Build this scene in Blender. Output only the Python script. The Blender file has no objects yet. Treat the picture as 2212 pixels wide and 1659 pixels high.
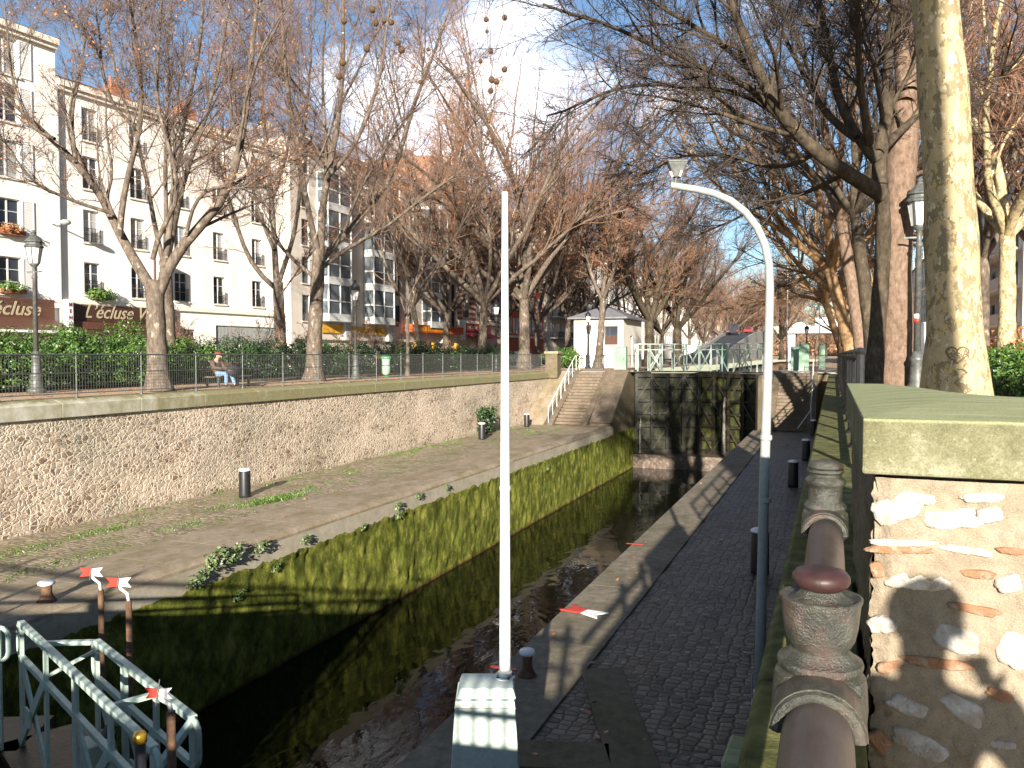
import bpy, bmesh, math, random
import numpy as np
from mathutils import Vector, Matrix, noise as mnoise
R = math.radians
scene = bpy.context.scene
COL = scene.collection

# ------------------------------------------------------------------ camera, sky, sun, exposure
# world axes: +y runs along the canal, away from the camera; +x to the right; z = 0 is the promenade
YAW, PITCH, FPX = 21.2, 2.03, 1789.0
CAMZ = 1.10
cam_d = bpy.data.cameras.new('camera')
cam = bpy.data.objects.new('camera', cam_d); COL.objects.link(cam)
cam.location = (0, 0, CAMZ)
cam.rotation_euler = (R(90 - PITCH), 0, R(YAW))
cam_d.sensor_width = 36.0
cam_d.lens = 36.0 * FPX / 2212.0
cam_d.clip_start = 0.05; cam_d.clip_end = 6000
scene.camera = cam

SUN_EL, SUN_OFF = 15.5, 15.0          # elevation; travel direction swings to the left of +y
tr = Vector((-math.sin(R(SUN_OFF)) * math.cos(R(SUN_EL)), math.cos(R(SUN_OFF)) * math.cos(R(SUN_EL)), -math.sin(R(SUN_EL))))
sun_d = bpy.data.lights.new('sun', 'SUN'); sun_d.energy = 5.0; sun_d.angle = R(0.53); sun_d.color = (1.0, 0.925, 0.82)
sun = bpy.data.objects.new('sun', sun_d); COL.objects.link(sun)
sun.rotation_euler = tr.to_track_quat('-Z', 'Y').to_euler(); sun.location = (10, -40, 30)

world = bpy.data.worlds.new('World'); scene.world = world
world.use_nodes = True
wn, wl = world.node_tree.nodes, world.node_tree.links
wn.clear()
w_out = wn.new('ShaderNodeOutputWorld'); w_bg = wn.new('ShaderNodeBackground')
w_sky = wn.new('ShaderNodeTexSky'); w_sky.sky_type = 'NISHITA'; w_sky.sun_disc = False
w_sky.sun_elevation = R(SUN_EL); w_sky.sun_rotation = R(180 - SUN_OFF)
w_sky.air_density = 1.0; w_sky.dust_density = 0.35; w_sky.ozone_density = 3.0
w_tc = wn.new('ShaderNodeTexCoord')
w_map = wn.new('ShaderNodeMapping'); w_map.inputs['Scale'].default_value = (1.0, 1.0, 2.2)
w_map.inputs['Location'].default_value = (0.35, 0.1, 0.22)
w_n = wn.new('ShaderNodeTexNoise'); w_n.inputs['Scale'].default_value = 2.1; w_n.inputs['Detail'].default_value = 7; w_n.inputs['Roughness'].default_value = 0.55
w_r = wn.new('ShaderNodeValToRGB'); w_r.color_ramp.elements[0].position = 0.585; w_r.color_ramp.elements[1].position = 0.72
w_mix = wn.new('ShaderNodeMix'); w_mix.data_type = 'RGBA'
w_mix.inputs['B'].default_value = (15, 15, 15.4, 1)
wl.new(w_tc.outputs['Generated'], w_map.inputs['Vector']); wl.new(w_map.outputs['Vector'], w_n.inputs['Vector'])
# one large cloud bank low in the view direction of the canal, broken up by the noise
w_dot = wn.new('ShaderNodeVectorMath'); w_dot.operation = 'DOT_PRODUCT'
_cd = Vector((-.43, .82, .38)).normalized(); w_dot.inputs[1].default_value = _cd
w_mr = wn.new('ShaderNodeMapRange'); w_mr.inputs['From Min'].default_value = .962; w_mr.inputs['From Max'].default_value = .999; w_mr.inputs['To Max'].default_value = .145; w_mr.interpolation_type = 'SMOOTHSTEP'
w_add = wn.new('ShaderNodeMath'); w_add.operation = 'ADD'
wl.new(w_tc.outputs['Generated'], w_dot.inputs[0]); wl.new(w_dot.outputs['Value'], w_mr.inputs['Value']); wl.new(w_mr.outputs['Result'], w_add.inputs[0]); wl.new(w_n.outputs['Fac'], w_add.inputs[1])
wl.new(w_add.outputs[0], w_r.inputs['Fac']); wl.new(w_r.outputs['Color'], w_mix.inputs['Factor'])
wl.new(w_sky.outputs['Color'], w_mix.inputs['A']); wl.new(w_mix.outputs['Result'], w_bg.inputs['Color'])
w_bg.inputs["Strength"].default_value = 0.06
wl.new(w_bg.outputs['Background'], w_out.inputs['Surface'])

scene.view_settings.view_transform = 'Standard'; scene.view_settings.look = 'None'
scene.view_settings.exposure = 1.55; scene.view_settings.gamma = 1.0; scene.view_settings.use_curve_mapping = False
scene.render.engine = 'CYCLES'
scene.cycles.use_denoising = True
scene.cycles.max_bounces = 6; scene.cycles.diffuse_bounces = 3; scene.cycles.glossy_bounces = 3; scene.cycles.transparent_max_bounces = 8
scene.cycles.sample_clamp_indirect = 6.0; scene.cycles.caustics_reflective = False; scene.cycles.caustics_refractive = False

# ------------------------------------------------------------------ survey helpers (photo measured in a 2212 px wide frame)
_f = Vector((-math.sin(R(YAW)), math.cos(R(YAW)), 0)); _rt = Vector((math.cos(R(YAW)), math.sin(R(YAW)), 0))
_fw = _f * math.cos(R(PITCH)) + Vector((0, 0, -math.sin(R(PITCH)))); _up = _f * math.sin(R(PITCH)) + Vector((0, 0, math.cos(R(PITCH))))
def _ray(px, py): return _fw + _rt * ((px - 1106) / FPX) + _up * ((829.5 - py) / FPX)
def at_d(px, py, d):
    v = _ray(px, py); h = v.dot(_f); return Vector((0, 0, CAMZ)) + v * (d / h)
def at_z(px, py, z):
    v = _ray(px, py); return Vector((0, 0, CAMZ)) + v * ((z - CAMZ) / v.z)
def at_x(px, py, x):
    v = _ray(px, py); return Vector((0, 0, CAMZ)) + v * (x / v.x)

# ------------------------------------------------------------------ things, parts, tags
ORG = {}
def tag(o, label=None, cat=None, group=None, kind=None):
    if label: o['label'] = label
    if cat: o['category'] = cat
    if group: o['group'] = group
    if kind: o['kind'] = kind
    return o
def thing(name, label, cat, loc=(0, 0, 0), group=None):
    o = bpy.data.objects.new(name, None); COL.objects.link(o)
    o.empty_display_size = 0.2; o.location = loc
    return tag(o, label, cat, group)
def wloc(o):
    v = Vector((0, 0, 0))
    while o is not None: v += Vector(o.location); o = o.parent
    return v
def copy_tree(o, parent=None):
    c = o.copy(); COL.objects.link(c)
    if parent is not None: c.parent = parent
    for ch in list(o.children):
        copy_tree(ch, c)
    return c

class MB:
    """collects world-space geometry and links it as one mesh object"""
    def __init__(s): s.v = []; s.f = []; s.mi = []; s.m = 0
    def _add(s, vs, fs):
        b = len(s.v); s.v.extend([tuple(p) for p in vs]); s.f.extend([tuple(b + i for i in f) for f in fs]); s.mi.extend([s.m] * len(fs)); return s
    def box(s, x0, x1, y0, y1, z0, z1):
        return s._add([(x0,y0,z0),(x1,y0,z0),(x1,y1,z0),(x0,y1,z0),(x0,y0,z1),(x1,y0,z1),(x1,y1,z1),(x0,y1,z1)],
                      [(0,3,2,1),(4,5,6,7),(0,1,5,4),(1,2,6,5),(2,3,7,6),(3,0,4,7)])
    def frustum(s, c, z0, z1, a0, a1, rot=0):      # square frustum, half sizes (hx,hy)
        cr, sr = math.cos(rot), math.sin(rot); vs = []
        for z, (hx, hy) in ((z0, a0), (z1, a1)):
            for sx, sy in ((-1,-1),(1,-1),(1,1),(-1,1)):
                x, y = sx*hx, sy*hy
                vs.append((c[0]+x*cr-y*sr, c[1]+x*sr+y*cr, z))
        return s._add(vs, [(0,3,2,1),(4,5,6,7),(0,1,5,4),(1,2,6,5),(2,3,7,6),(3,0,4,7)])
    def bar(s, p0, p1, w, h=None, up=(0,0,1)):
        p0, p1 = Vector(p0), Vector(p1); h = w if h is None else h
        d = (p1 - p0).normalized(); up = Vector(up)
        if abs(d.dot(up)) > 0.99: up = Vector((1,0,0)) if abs(d.x) < 0.9 else Vector((0,1,0))
        a = d.cross(up).normalized() * (w/2); b = a.cross(d).normalized() * (h/2)
        vs = [p0-a-b, p0+a-b, p0+a+b, p0-a+b, p1-a-b, p1+a-b, p1+a+b, p1-a+b]
        return s._add(vs, [(3,2,1,0),(4,5,6,7),(0,1,5,4),(1,2,6,5),(2,3,7,6),(3,0,4,7)])
    def tube(s, pts, r, n=8, cap=True):
        pts = [Vector(p) for p in pts]; rs = r if isinstance(r, (list, tuple)) else [r]*len(pts)
        vs = []; fs = []; prev = None
        for i, p in enumerate(pts):
            d = (pts[min(i+1, len(pts)-1)] - pts[max(i-1, 0)])
            if d.length < 1e-9: d = Vector((0,0,1))
            d.normalize()
            if prev is None:
                u = Vector((0,0,1)) if abs(d.z) < 0.9 else Vector((1,0,0))
                a = d.cross(u).normalized()
            else:
                a = (prev - d * prev.dot(d))
                a = a.normalized() if a.length > 1e-6 else d.cross(Vector((1,0,0))).normalized()
            prev = a; b = d.cross(a)
            for k in range(n):
                t = 2*math.pi*k/n; vs.append(p + (a*math.cos(t) + b*math.sin(t))*rs[i])
        for i in range(len(pts)-1):
            for k in range(n):
                k2 = (k+1) % n; fs.append((i*n+k, i*n+k2, (i+1)*n+k2, (i+1)*n+k))
        if cap:
            fs.append(tuple(reversed(range(n)))); fs.append(tuple((len(pts)-1)*n + k for k in range(n)))
        return s._add(vs, fs)
    def lathe(s, c, prof, n=16):                     # prof: (r, z) from bottom to top
        return s.tube_rings(c, prof, n)
    def tube_rings(s, c, prof, n):
        vs = []; fs = []
        for r, z in prof:
            for k in range(n):
                t = 2*math.pi*k/n; vs.append((c[0]+r*math.cos(t), c[1]+r*math.sin(t), c[2]+z))
        for i in range(len(prof)-1):
            for k in range(n):
                k2 = (k+1) % n; fs.append((i*n+k, i*n+k2, (i+1)*n+k2, (i+1)*n+k))
        fs.append(tuple(reversed(range(n)))); fs.append(tuple((len(prof)-1)*n+k for k in range(n)))
        return s._add(vs, fs)
    def prism(s, poly, off):                          # planar polygon swept by a vector
        poly = [Vector(p) for p in poly]; off = Vector(off); n = len(poly)
        vs = poly + [p + off for p in poly]
        fs = [tuple(range(n))[::-1], tuple(range(n, 2*n))] + [(i, (i+1) % n, n+(i+1) % n, n+i) for i in range(n)]
        return s._add(vs, fs)
    def quad(s, a, b, c, d): return s._add([a,b,c,d], [(0,1,2,3)])
    def poly(s, ps): return s._add(ps, [tuple(range(len(ps)))])
    def grid(s, fn, nu, nv):
        vs = [fn(i/nu, j/nv) for j in range(nv+1) for i in range(nu+1)]
        fs = [(j*(nu+1)+i, j*(nu+1)+i+1, (j+1)*(nu+1)+i+1, (j+1)*(nu+1)+i) for j in range(nv) for i in range(nu)]
        return s._add(vs, fs)
    def ball(s, c, r, n=10, m=7, sq=(1,1,1)):
        prof = [(max(1e-4, math.sin(math.pi*i/m))*r, -math.cos(math.pi*i/m)*r) for i in range(m+1)]
        b = len(s.v); s.tube_rings((0,0,0), prof, n)
        for i in range(b, len(s.v)):
            x, y, z = s.v[i]; s.v[i] = (c[0]+x*sq[0], c[1]+y*sq[1], c[2]+z*sq[2])
        return s
    def add_text(s, txt, size, origin, ux, uy, depth=0.015, shear=0.0, align='LEFT', bold=0.0):
        c = bpy.data.curves.new('lettering', 'FONT'); c.body = txt; c.size = size; c.shear = shear; c.extrude = depth; c.align_x = align; c.offset = bold; c.resolution_u = 3
        o = bpy.data.objects.new('lettering', c); COL.objects.link(o)
        dg = bpy.context.evaluated_depsgraph_get(); dg.update()
        me = bpy.data.meshes.new_from_object(o.evaluated_get(dg))
        ux, uy = Vector(ux), Vector(uy); uz = ux.cross(uy); og = Vector(origin)
        s._add([og + ux*v.co.x + uy*v.co.y + uz*v.co.z for v in me.vertices], [tuple(p.vertices) for p in me.polygons])
        bpy.data.objects.remove(o); bpy.data.curves.remove(c); bpy.data.meshes.remove(me)
        return s
    def build(s, name, mat, parent=None, smooth=False, fix=True, bevel=0.0, sharp=0):
        me = bpy.data.meshes.new(name); o = wloc(parent) if parent is not None else Vector((0,0,0))
        me.from_pydata([(x-o.x, y-o.y, z-o.z) for x, y, z in s.v], [], s.f)
        for m in (mat if isinstance(mat, (list, tuple)) else [mat]): me.materials.append(m)
        me.polygons.foreach_set('material_index', s.mi)
        if fix or bevel:
            bm = bmesh.new(); bm.from_mesh(me)
            if fix: bmesh.ops.recalc_face_normals(bm, faces=bm.faces)
            bm.to_mesh(me); bm.free()
        if smooth:
            me.polygons.foreach_set('use_smooth', [True]*len(me.polygons))
            if sharp: me.set_sharp_from_angle(angle=R(sharp))
        me.update()
        ob = bpy.data.objects.new(name, me); COL.objects.link(ob)
        if parent is not None: ob.parent = parent
        if bevel:
            b = ob.modifiers.new('bevel', 'BEVEL'); b.width = bevel; b.segments = 2; b.limit_method = 'ANGLE'; b.angle_limit = R(40)
        return ob

def np_mesh(name, verts, quads, mat, parent=None, smooth=True):
    me = bpy.data.meshes.new(name); nv, nf = len(verts), len(quads)
    k = quads.shape[1]
    me.vertices.add(nv); me.vertices.foreach_set('co', verts.astype(np.float32).ravel())
    me.loops.add(nf*k); me.loops.foreach_set('vertex_index', quads.astype(np.int32).ravel())
    me.polygons.add(nf); me.polygons.foreach_set('loop_start', np.arange(0, nf*k, k, dtype=np.int32))
    try: me.polygons.foreach_set('loop_total', np.full(nf, k, dtype=np.int32))
    except Exception: pass
    if smooth: me.polygons.foreach_set('use_smooth', np.ones(nf, dtype=bool))
    me.materials.append(mat); me.update(calc_edges=True); me.validate()
    ob = bpy.data.objects.new(name, me); COL.objects.link(ob)
    if parent is not None: ob.parent = parent
    return ob

# ------------------------------------------------------------------ materials
class NT:
    def __init__(s, name):
        s.mat = bpy.data.materials.new(name); s.mat.use_nodes = True
        s.t = s.mat.node_tree; s.t.nodes.clear()
        s.out = s.t.nodes.new('ShaderNodeOutputMaterial'); s.p = s.t.nodes.new('ShaderNodeBsdfPrincipled')
        s.t.links.new(s.p.outputs[0], s.out.inputs[0]); s.tc = s.t.nodes.new('ShaderNodeTexCoord')
    def L(s, a, b): s.t.links.new(a, b)
    def _in(s, sock, v):
        if hasattr(v, 'default_value') or hasattr(v, 'is_linked'): s.L(v, sock)
        elif isinstance(v, (tuple, list)) and len(v) == 3 and sock.type == 'RGBA': sock.default_value = (*v, 1)
        else: sock.default_value = v
    def co(s, scale=(1,1,1), rot=(0,0,0), loc=(0,0,0), world=False):
        m = s.t.nodes.new('ShaderNodeMapping'); m.inputs['Scale'].default_value = scale; m.inputs['Rotation'].default_value = rot; m.inputs['Location'].default_value = loc
        if world:
            g = s.t.nodes.new('ShaderNodeNewGeometry'); s.L(g.outputs['Position'], m.inputs[0])
        else: s.L(s.tc.outputs['Object'], m.inputs[0])
        return m.outputs[0]
    def noise(s, co, scale, detail=4, rough=0.55, dist=0.0, col=False):
        n = s.t.nodes.new('ShaderNodeTexNoise'); s.L(co, n.inputs['Vector']); n.inputs['Scale'].default_value = scale
        n.inputs['Detail'].default_value = detail; n.inputs['Roughness'].default_value = rough; n.inputs['Distortion'].default_value = dist
        return n.outputs['Color' if col else 'Fac']
    def voro(s, co, scale, feature='F1', out='Distance', rnd=1.0):
        n = s.t.nodes.new('ShaderNodeTexVoronoi'); n.feature = feature; s.L(co, n.inputs['Vector']); n.inputs['Scale'].default_value = scale
        n.inputs['Randomness'].default_value = rnd
        return n.outputs[out]
    def wave(s, co, scale, dist=0, dirn='X', detail=2):
        n = s.t.nodes.new('ShaderNodeTexWave'); n.bands_direction = dirn; s.L(co, n.inputs['Vector']); n.inputs['Scale'].default_value = scale; n.inputs['Distortion'].default_value = dist; n.inputs['Detail'].default_value = detail
        return n.outputs['Fac']
    def brick(s, co, scale, c1, c2, mortar, bw=0.5, rh=0.25, ms=0.02):
        n = s.t.nodes.new('ShaderNodeTexBrick'); s.L(co, n.inputs['Vector']); n.inputs['Scale'].default_value = scale
        s._in(n.inputs['Color1'], c1); s._in(n.inputs['Color2'], c2); s._in(n.inputs['Mortar'], mortar)
        n.inputs['Brick Width'].default_value = bw; n.inputs['Row Height'].default_value = rh; n.inputs['Mortar Size'].default_value = ms
        return n
    def ramp(s, fac, stops):
        n = s.t.nodes.new('ShaderNodeValToRGB'); e = n.color_ramp.elements
        while len(e) < len(stops): e.new(0.5)
        for i, (p, c) in enumerate(stops):
            e[i].position = p; e[i].color = (*c, 1) if isinstance(c, (tuple, list)) else (c, c, c, 1)
        s._in(n.inputs['Fac'], fac); return n.outputs['Color']
    def mix(s, f, a, b, mode='MIX'):
        n = s.t.nodes.new('ShaderNodeMix'); n.data_type = 'RGBA'; n.blend_type = mode
        s._in(n.inputs['Factor'], f); s._in(n.inputs['A'], a); s._in(n.inputs['B'], b); return n.outputs['Result']
    def math(s, op, a, b=0.0, clamp=False):
        n = s.t.nodes.new('ShaderNodeMath'); n.operation = op; n.use_clamp = clamp; s._in(n.inputs[0], a); s._in(n.inputs[1], b); return n.outputs[0]
    def vadd(s, co, amt, fac):     # distort coordinates
        n = s.t.nodes.new('ShaderNodeVectorMath'); n.operation = 'MULTIPLY_ADD'; s.L(fac, n.inputs[0]); n.inputs[1].default_value = (amt, amt, amt); s.L(co, n.inputs[2]); return n.outputs[0]
    def sep(s, co, i):
        n = s.t.nodes.new('ShaderNodeSeparateXYZ'); s.L(co, n.inputs[0]); return n.outputs[i]
    def bump(s, h, strength=0.3, dist=0.02):
        n = s.t.nodes.new('ShaderNodeBump'); n.inputs['Strength'].default_value = strength; n.inputs['Distance'].default_value = dist
        s.L(h, n.inputs['Height']); s.L(n.outputs[0], s.p.inputs['Normal']); return n
    def fin(s, col, rough=0.8, metal=0.0, spec=0.4):
        s._in(s.p.inputs['Base Color'], col); s._in(s.p.inputs['Roughness'], rough); s.p.inputs['Metallic'].default_value = metal
        s.p.inputs['Specular IOR Level'].default_value = spec
        return s.mat

def m_noise(name, stops, scale=5, rough=0.8, bump=0.2, bscale=None, dist=0.02, stretch=(1,1,1), metal=0.0, detail=6, spec=0.3):
    t = NT(name); c = t.co(stretch); n = t.noise(c, scale, detail, 0.6)
    col = t.ramp(n, stops)
    if bump: t.bump(t.noise(c, bscale or scale*4, 6, 0.65), bump, dist)
    return t.fin(col, rough, metal, spec)
# ------------------------------------------------------------------ material library
def mk_rubble():
    t = NT('rubble_stone'); c = t.co((1, 1, 1.5)); c = t.vadd(c, 0.26, t.noise(c, 3.2, 5, col=True))
    cell = t.voro(c, 6.6, out='Color'); edge = t.voro(c, 6.6, 'DISTANCE_TO_EDGE')
    g = t.sep(cell, 0)
    stone = t.ramp(g, [(0.0, (.19,.14,.105)), (0.22, (.33,.245,.18)), (0.42, (.46,.355,.27)), (0.6, (.33,.31,.275)), (0.78, (.54,.45,.355)), (1.0, (.66,.60,.51))])
    fine = t.noise(c, 18, 8, 0.7); stone = t.mix(0.55, stone, t.ramp(fine, [(0.3, (.50,.46,.42)), (0.75, (1,1,1))]), 'MULTIPLY')
    mort = t.mix(t.noise(c, 9, 5), (.53,.45,.365), (.67,.60,.51))
    big = t.noise(t.co((.45,.45,.8)), 1.3, 5, 0.65)
    thr = t.math('ADD', 0.075, t.math('MULTIPLY', t.math('SUBTRACT', big, 0.48), 0.9))
    mask = t.ramp(t.math('SUBTRACT', edge, thr), [(0.0, 0.0), (0.09, 0.95)])
    col = t.mix(mask, mort, stone)
    pl = t.ramp(t.noise(t.co((.8,.8,1.7), loc=(3,1,2)), 0.9, 6, 0.68), [(0.60, 0.0), (0.68, 0.75)]); col = t.mix(pl, col, (.64,.56,.45))
    vs_ = t.ramp(t.noise(t.co((1,1.4,.12)), 0.8, 4, 0.6), [(0.66, 0.0), (0.72, 0.5)]); col = t.mix(vs_, col, (.66,.58,.47))
    tint = t.ramp(t.noise(t.co((.35,.35,.5)), 1.0, 3), [(0.35, (.82,.80,.72)), (0.65, (1.08,1.0,.92))])
    col = t.mix(1.0, col, tint, 'MULTIPLY')
    low = t.ramp(t.math('ADD', t.sep(t.co(), 2), t.math('MULTIPLY', t.noise(t.co(), 2.2, 4), 0.7)), [(0.0, 0.55), (0.55, 0.0)])   # damp foot (object z measured from the quay)
    col = t.mix(low, col, (.20,.16,.09))
    h = t.math('ADD', t.math('MULTIPLY', t.math('MINIMUM', edge, 0.16), 4.0), t.math('MULTIPLY', fine, 0.5))
    t.bump(h, 0.7, 0.05)
    return t.fin(col, 0.92, spec=0.15)

def mk_concrete_coping():
    t = NT('coping_concrete'); c = t.co()
    base = t.ramp(t.noise(c, 3, 8, 0.65), [(0.3, (.56,.52,.43)), (0.7, (.74,.70,.61))])
    moss = t.ramp(t.noise(c, 11, 6, 0.7), [(0.3, (.10,.10,.02)), (0.7, (.24,.20,.07))])
    far = t.ramp(t.math('ADD', t.math('MULTIPLY', t.sep(c, 1), 1/40.0), t.math('MULTIPLY', t.noise(t.co((1,.5,.35)), 2.2, 6, 0.7), 0.75)), [(0.55, 0.0), (0.85, 0.85)])
    top = t.ramp(t.math('ADD', t.math('SUBTRACT', t.sep(c, 2), 2.95), t.math('MULTIPLY', t.noise(t.co((1,1.5,.3)), 5, 5, 0.65), 0.22)), [(0.10, 0.0), (0.18, 0.9)])
    col = t.mix(t.math('MAXIMUM', far, top), base, moss)
    t.bump(t.noise(c, 30, 6, 0.7), 0.35, 0.01)
    return t.fin(col, 0.9, spec=0.2)

def mk_moss_wall():
    t = NT('moss_wall'); c = t.co()
    st = t.co((1, 1.15, .62)); s1 = t.noise(st, 3.6, 10, 0.74, 0.25)
    col = t.ramp(s1, [(0.28, (.045,.055,.009)), (0.42, (.130,.155,.022)), (0.55, (.235,.250,.042)), (0.68, (.36,.315,.095)), (0.80, (.50,.42,.23))])
    sp = t.ramp(t.noise(t.co((1,2.4,.30)), 7, 8, 0.78), [(0.57, 0.0), (0.68, 0.85)])
    col = t.mix(sp, col, (.30,.27,.14))
    dk = t.ramp(t.noise(t.co((1,1,.8)), 1.9, 9, 0.78), [(0.44, 1.0), (0.56, 0.0)])
    col = t.mix(t.math('MULTIPLY', dk, 0.65), col, (.022,.030,.006))
    wl = t.ramp(t.sep(c, 2), [(0.0, 1.0), (0.12, 0.0)])     # object z = height above the water
    col = t.mix(wl, col, (.075,.030,.016))
    h = t.math('ADD', t.noise(c, 9, 8, 0.75), t.math('MULTIPLY', t.noise(c, 45, 4, 0.7), 0.5))
    t.bump(h, 1.0, 0.09)
    return t.fin(col, 0.95, spec=0.1)

def mk_cobble(name, c1, c2, gap, moss, scale=6.0, mossy=0.5):
    t = NT(name); c = t.vadd(t.co((1,1.25,1)), 0.03, t.noise(t.co(), 6, 2, col=True))
    cell = t.voro(c, scale, out='Color', rnd=0.42); edge = t.voro(c, scale, 'DISTANCE_TO_EDGE', rnd=0.42)
    st = t.mix(t.sep(cell, 0), c1, c2)
    st = t.mix(0.6, st, t.ramp(t.noise(t.co(), 35, 5, 0.7), [(0.25, (.45,.45,.45)), (0.7, (1.1,1.1,1.1))]), 'MULTIPLY')
    k = t.ramp(edge, [(0.03, 0.0), (0.12, 1.0)])
    col = t.mix(k, gap, st)
    mm = t.ramp(t.noise(t.co((1,.7,1)), 0.9, 7, 0.7), [(0.50, 0.0), (0.66, mossy)])
    col = t.mix(mm, col, moss)
    t.bump(t.math('ADD', t.math('MINIMUM', edge, 0.2), t.math('MULTIPLY', t.noise(t.co(), 50, 4), 0.08)), 0.9, 0.06)
    return t.fin(col, 0.5, spec=0.45)

def mk_slab(name, c1, c2, moss, mossy, ln=1.6):
    t = NT(name); c = t.co()
    base = t.ramp(t.noise(c, 6, 8, 0.7), [(0.25, c1), (0.75, c2)])
    sp = t.ramp(t.noise(c, 120, 2), [(0.45, (.75,.75,.75)), (0.6, (1.15,1.15,1.15))]); base = t.mix(0.6, base, sp, 'MULTIPLY')
    mm = t.ramp(t.noise(t.co((1,.5,1)), 1.7, 7, 0.7), [(0.42, 0.0), (0.68, mossy)])
    col = t.mix(mm, base, moss)
    t.bump(t.noise(c, 22, 7, 0.7), 0.4, 0.02)
    return t.fin(col, 0.8, spec=0.3)

def mk_water():
    t = NT('canal_water'); c = t.co((1, .55, 1))
    h = t.math('ADD', t.noise(c, 1.1, 2, 0.45, 0.8), t.math('MULTIPLY', t.noise(c, 5, 2, 0.5, 0.5), 0.10))
    t.bump(h, 0.13, 0.12)
    col = t.ramp(t.noise(c, 0.6, 4), [(0.3, (.003,.004,.002)), (0.7, (.007,.007,.003))])
    t.p.inputs['IOR'].default_value = 1.33; t.p.inputs['Specular Tint'].default_value = (.40, .42, .34, 1)
    return t.fin(col, 0.03, spec=0.30)

def mk_bark(name, stops, scale=9, stretch=(1,1,.35), bump=0.6, patch=None, pscale=6, plo=.48, phi=.56):
    t = NT(name); c = t.co(stretch)
    col = t.ramp(t.noise(c, scale, 8, 0.7), stops)
    if patch:
        for i, (pc, pl) in enumerate(patch):
            cc = t.vadd(t.co((1, 1, .55), loc=(i*3.1, i*1.7, i*5.3)), 0.12, t.noise(t.co(), 9, 3, col=True))
            col = t.mix(t.ramp(t.noise(cc, pscale*(1+.35*i), 3, 0.55), [(pl, 0.0), (pl+.025, 1.0)]), col, pc)
    t.bump(t.noise(c, scale*2.2, 8, 0.75), bump, 0.04)
    return t.fin(col, 0.9, spec=0.15)

def mk_plain(name, col, rough=0.6, metal=0.0, var=0.12, scale=8, bump=0.05, spec=0.4):
    t = NT(name); n = t.noise(t.co(), scale, 6, 0.65)
    lo = tuple(max(0, x*(1-var*1.6)) for x in col); hi = tuple(min(1, x*(1+var)) for x in col)
    c = t.ramp(n, [(0.3, lo), (0.7, hi)])
    if bump: t.bump(t.noise(t.co(), scale*5, 5, 0.65), bump, 0.01)
    return t.fin(c, rough, metal, spec)

def mk_paint(name, col, dirt=(.16,.13,.09), amt=0.5, rough=0.45, scale=3):
    t = NT(name)
    d = t.ramp(t.noise(t.co((1,1,.3)), scale, 8, 0.72), [(0.5, 0.0), (0.8, amt)])
    f = t.ramp(t.noise(t.co(), scale*6, 5, 0.7), [(0.35, (.82,.82,.82)), (0.7, (1.05,1.05,1.05))])
    t.bump(t.noise(t.co(), 40, 4), 0.06, 0.01)
    return t.fin(t.mix(d, t.mix(1.0, col, f, 'MULTIPLY'), dirt), rough)

def mk_facade(name, col, dirt=(.30,.25,.18), amt=0.45):
    t = NT(name); base = t.mix(t.noise(t.co(), 0.7, 6, 0.65), tuple(x*.86 for x in col), col)
    d = t.ramp(t.noise(t.co((1,1.1,.18)), 1.6, 8, 0.7), [(0.48, 0.0), (0.80, amt)])
    t.bump(t.noise(t.co(), 14, 6, 0.7), 0.12, 0.02)
    return t.fin(t.mix(d, base, dirt), 0.9, spec=0.15)

def mk_glass(name, col=(.03,.035,.045), rough=0.06):
    t = NT(name); n = t.noise(t.co((.6,.6,.6)), 0.8, 2)
    t.bump(t.noise(t.co(), 1.2, 2), 0.05, 0.02)
    return t.fin(t.mix(n, tuple(x*.4 for x in col), tuple(x*1.8 for x in col)), rough, spec=0.6)

def mk_leaf(name, c1, c2, c3, scale=2.2):
    t = NT(name); n = t.noise(t.co(), scale, 5, 0.7); w = t.voro(t.co(), 9, out='Color')
    c = t.ramp(t.math('ADD', t.math('MULTIPLY', n, 0.6), t.math('MULTIPLY', t.sep(w, 0), 0.4)), [(0.25, c1), (0.5, c2), (0.75, c3)])
    return t.fin(c, 0.45, spec=0.5)

def mk_brickwall(name, c1, c2, mortar):
    t = NT(name)
    c = t.co(rot=(0, R(-90), R(-90)))
    b = t.brick(t.co(rot=(R(90), 0, R(90))), 1.0, c1, c2, mortar, 0.24, 0.075, 0.010)
    col = t.mix(0.6, b.outputs['Color'], t.ramp(t.noise(t.co(), 0.9, 6, 0.65), [(0.3, (.7,.7,.7)), (0.7, (1.1,1.1,1.1))]), 'MULTIPLY')
    return t.fin(col, 0.9, spec=0.15)

def mk_mortar():
    t = NT('pillar_mortar'); c = t.co()
    col = t.ramp(t.noise(c, 5, 9, 0.72), [(0.25, (.23,.175,.12)), (0.5, (.345,.285,.205)), (0.75, (.43,.37,.29))])
    sand = t.ramp(t.noise(c, 260, 3, 0.7), [(0.3, (.62,.6,.56)), (0.62, (1.12,1.12,1.12))]); col = t.mix(0.8, col, sand, 'MULTIPLY')
    st = t.ramp(t.noise(t.co((1,1,1.8)), 3.4, 7, 0.7), [(0.56, 0.0), (0.68, 0.55)]); col = t.mix(st, col, (.30,.24,.16))
    h = t.math('ADD', t.noise(c, 16, 9, 0.75), t.math('MULTIPLY', t.noise(c, 150, 5, 0.75), 0.35)); t.bump(h, 0.9, 0.02)
    return t.fin(col, 0.95, spec=0.1)

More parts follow.
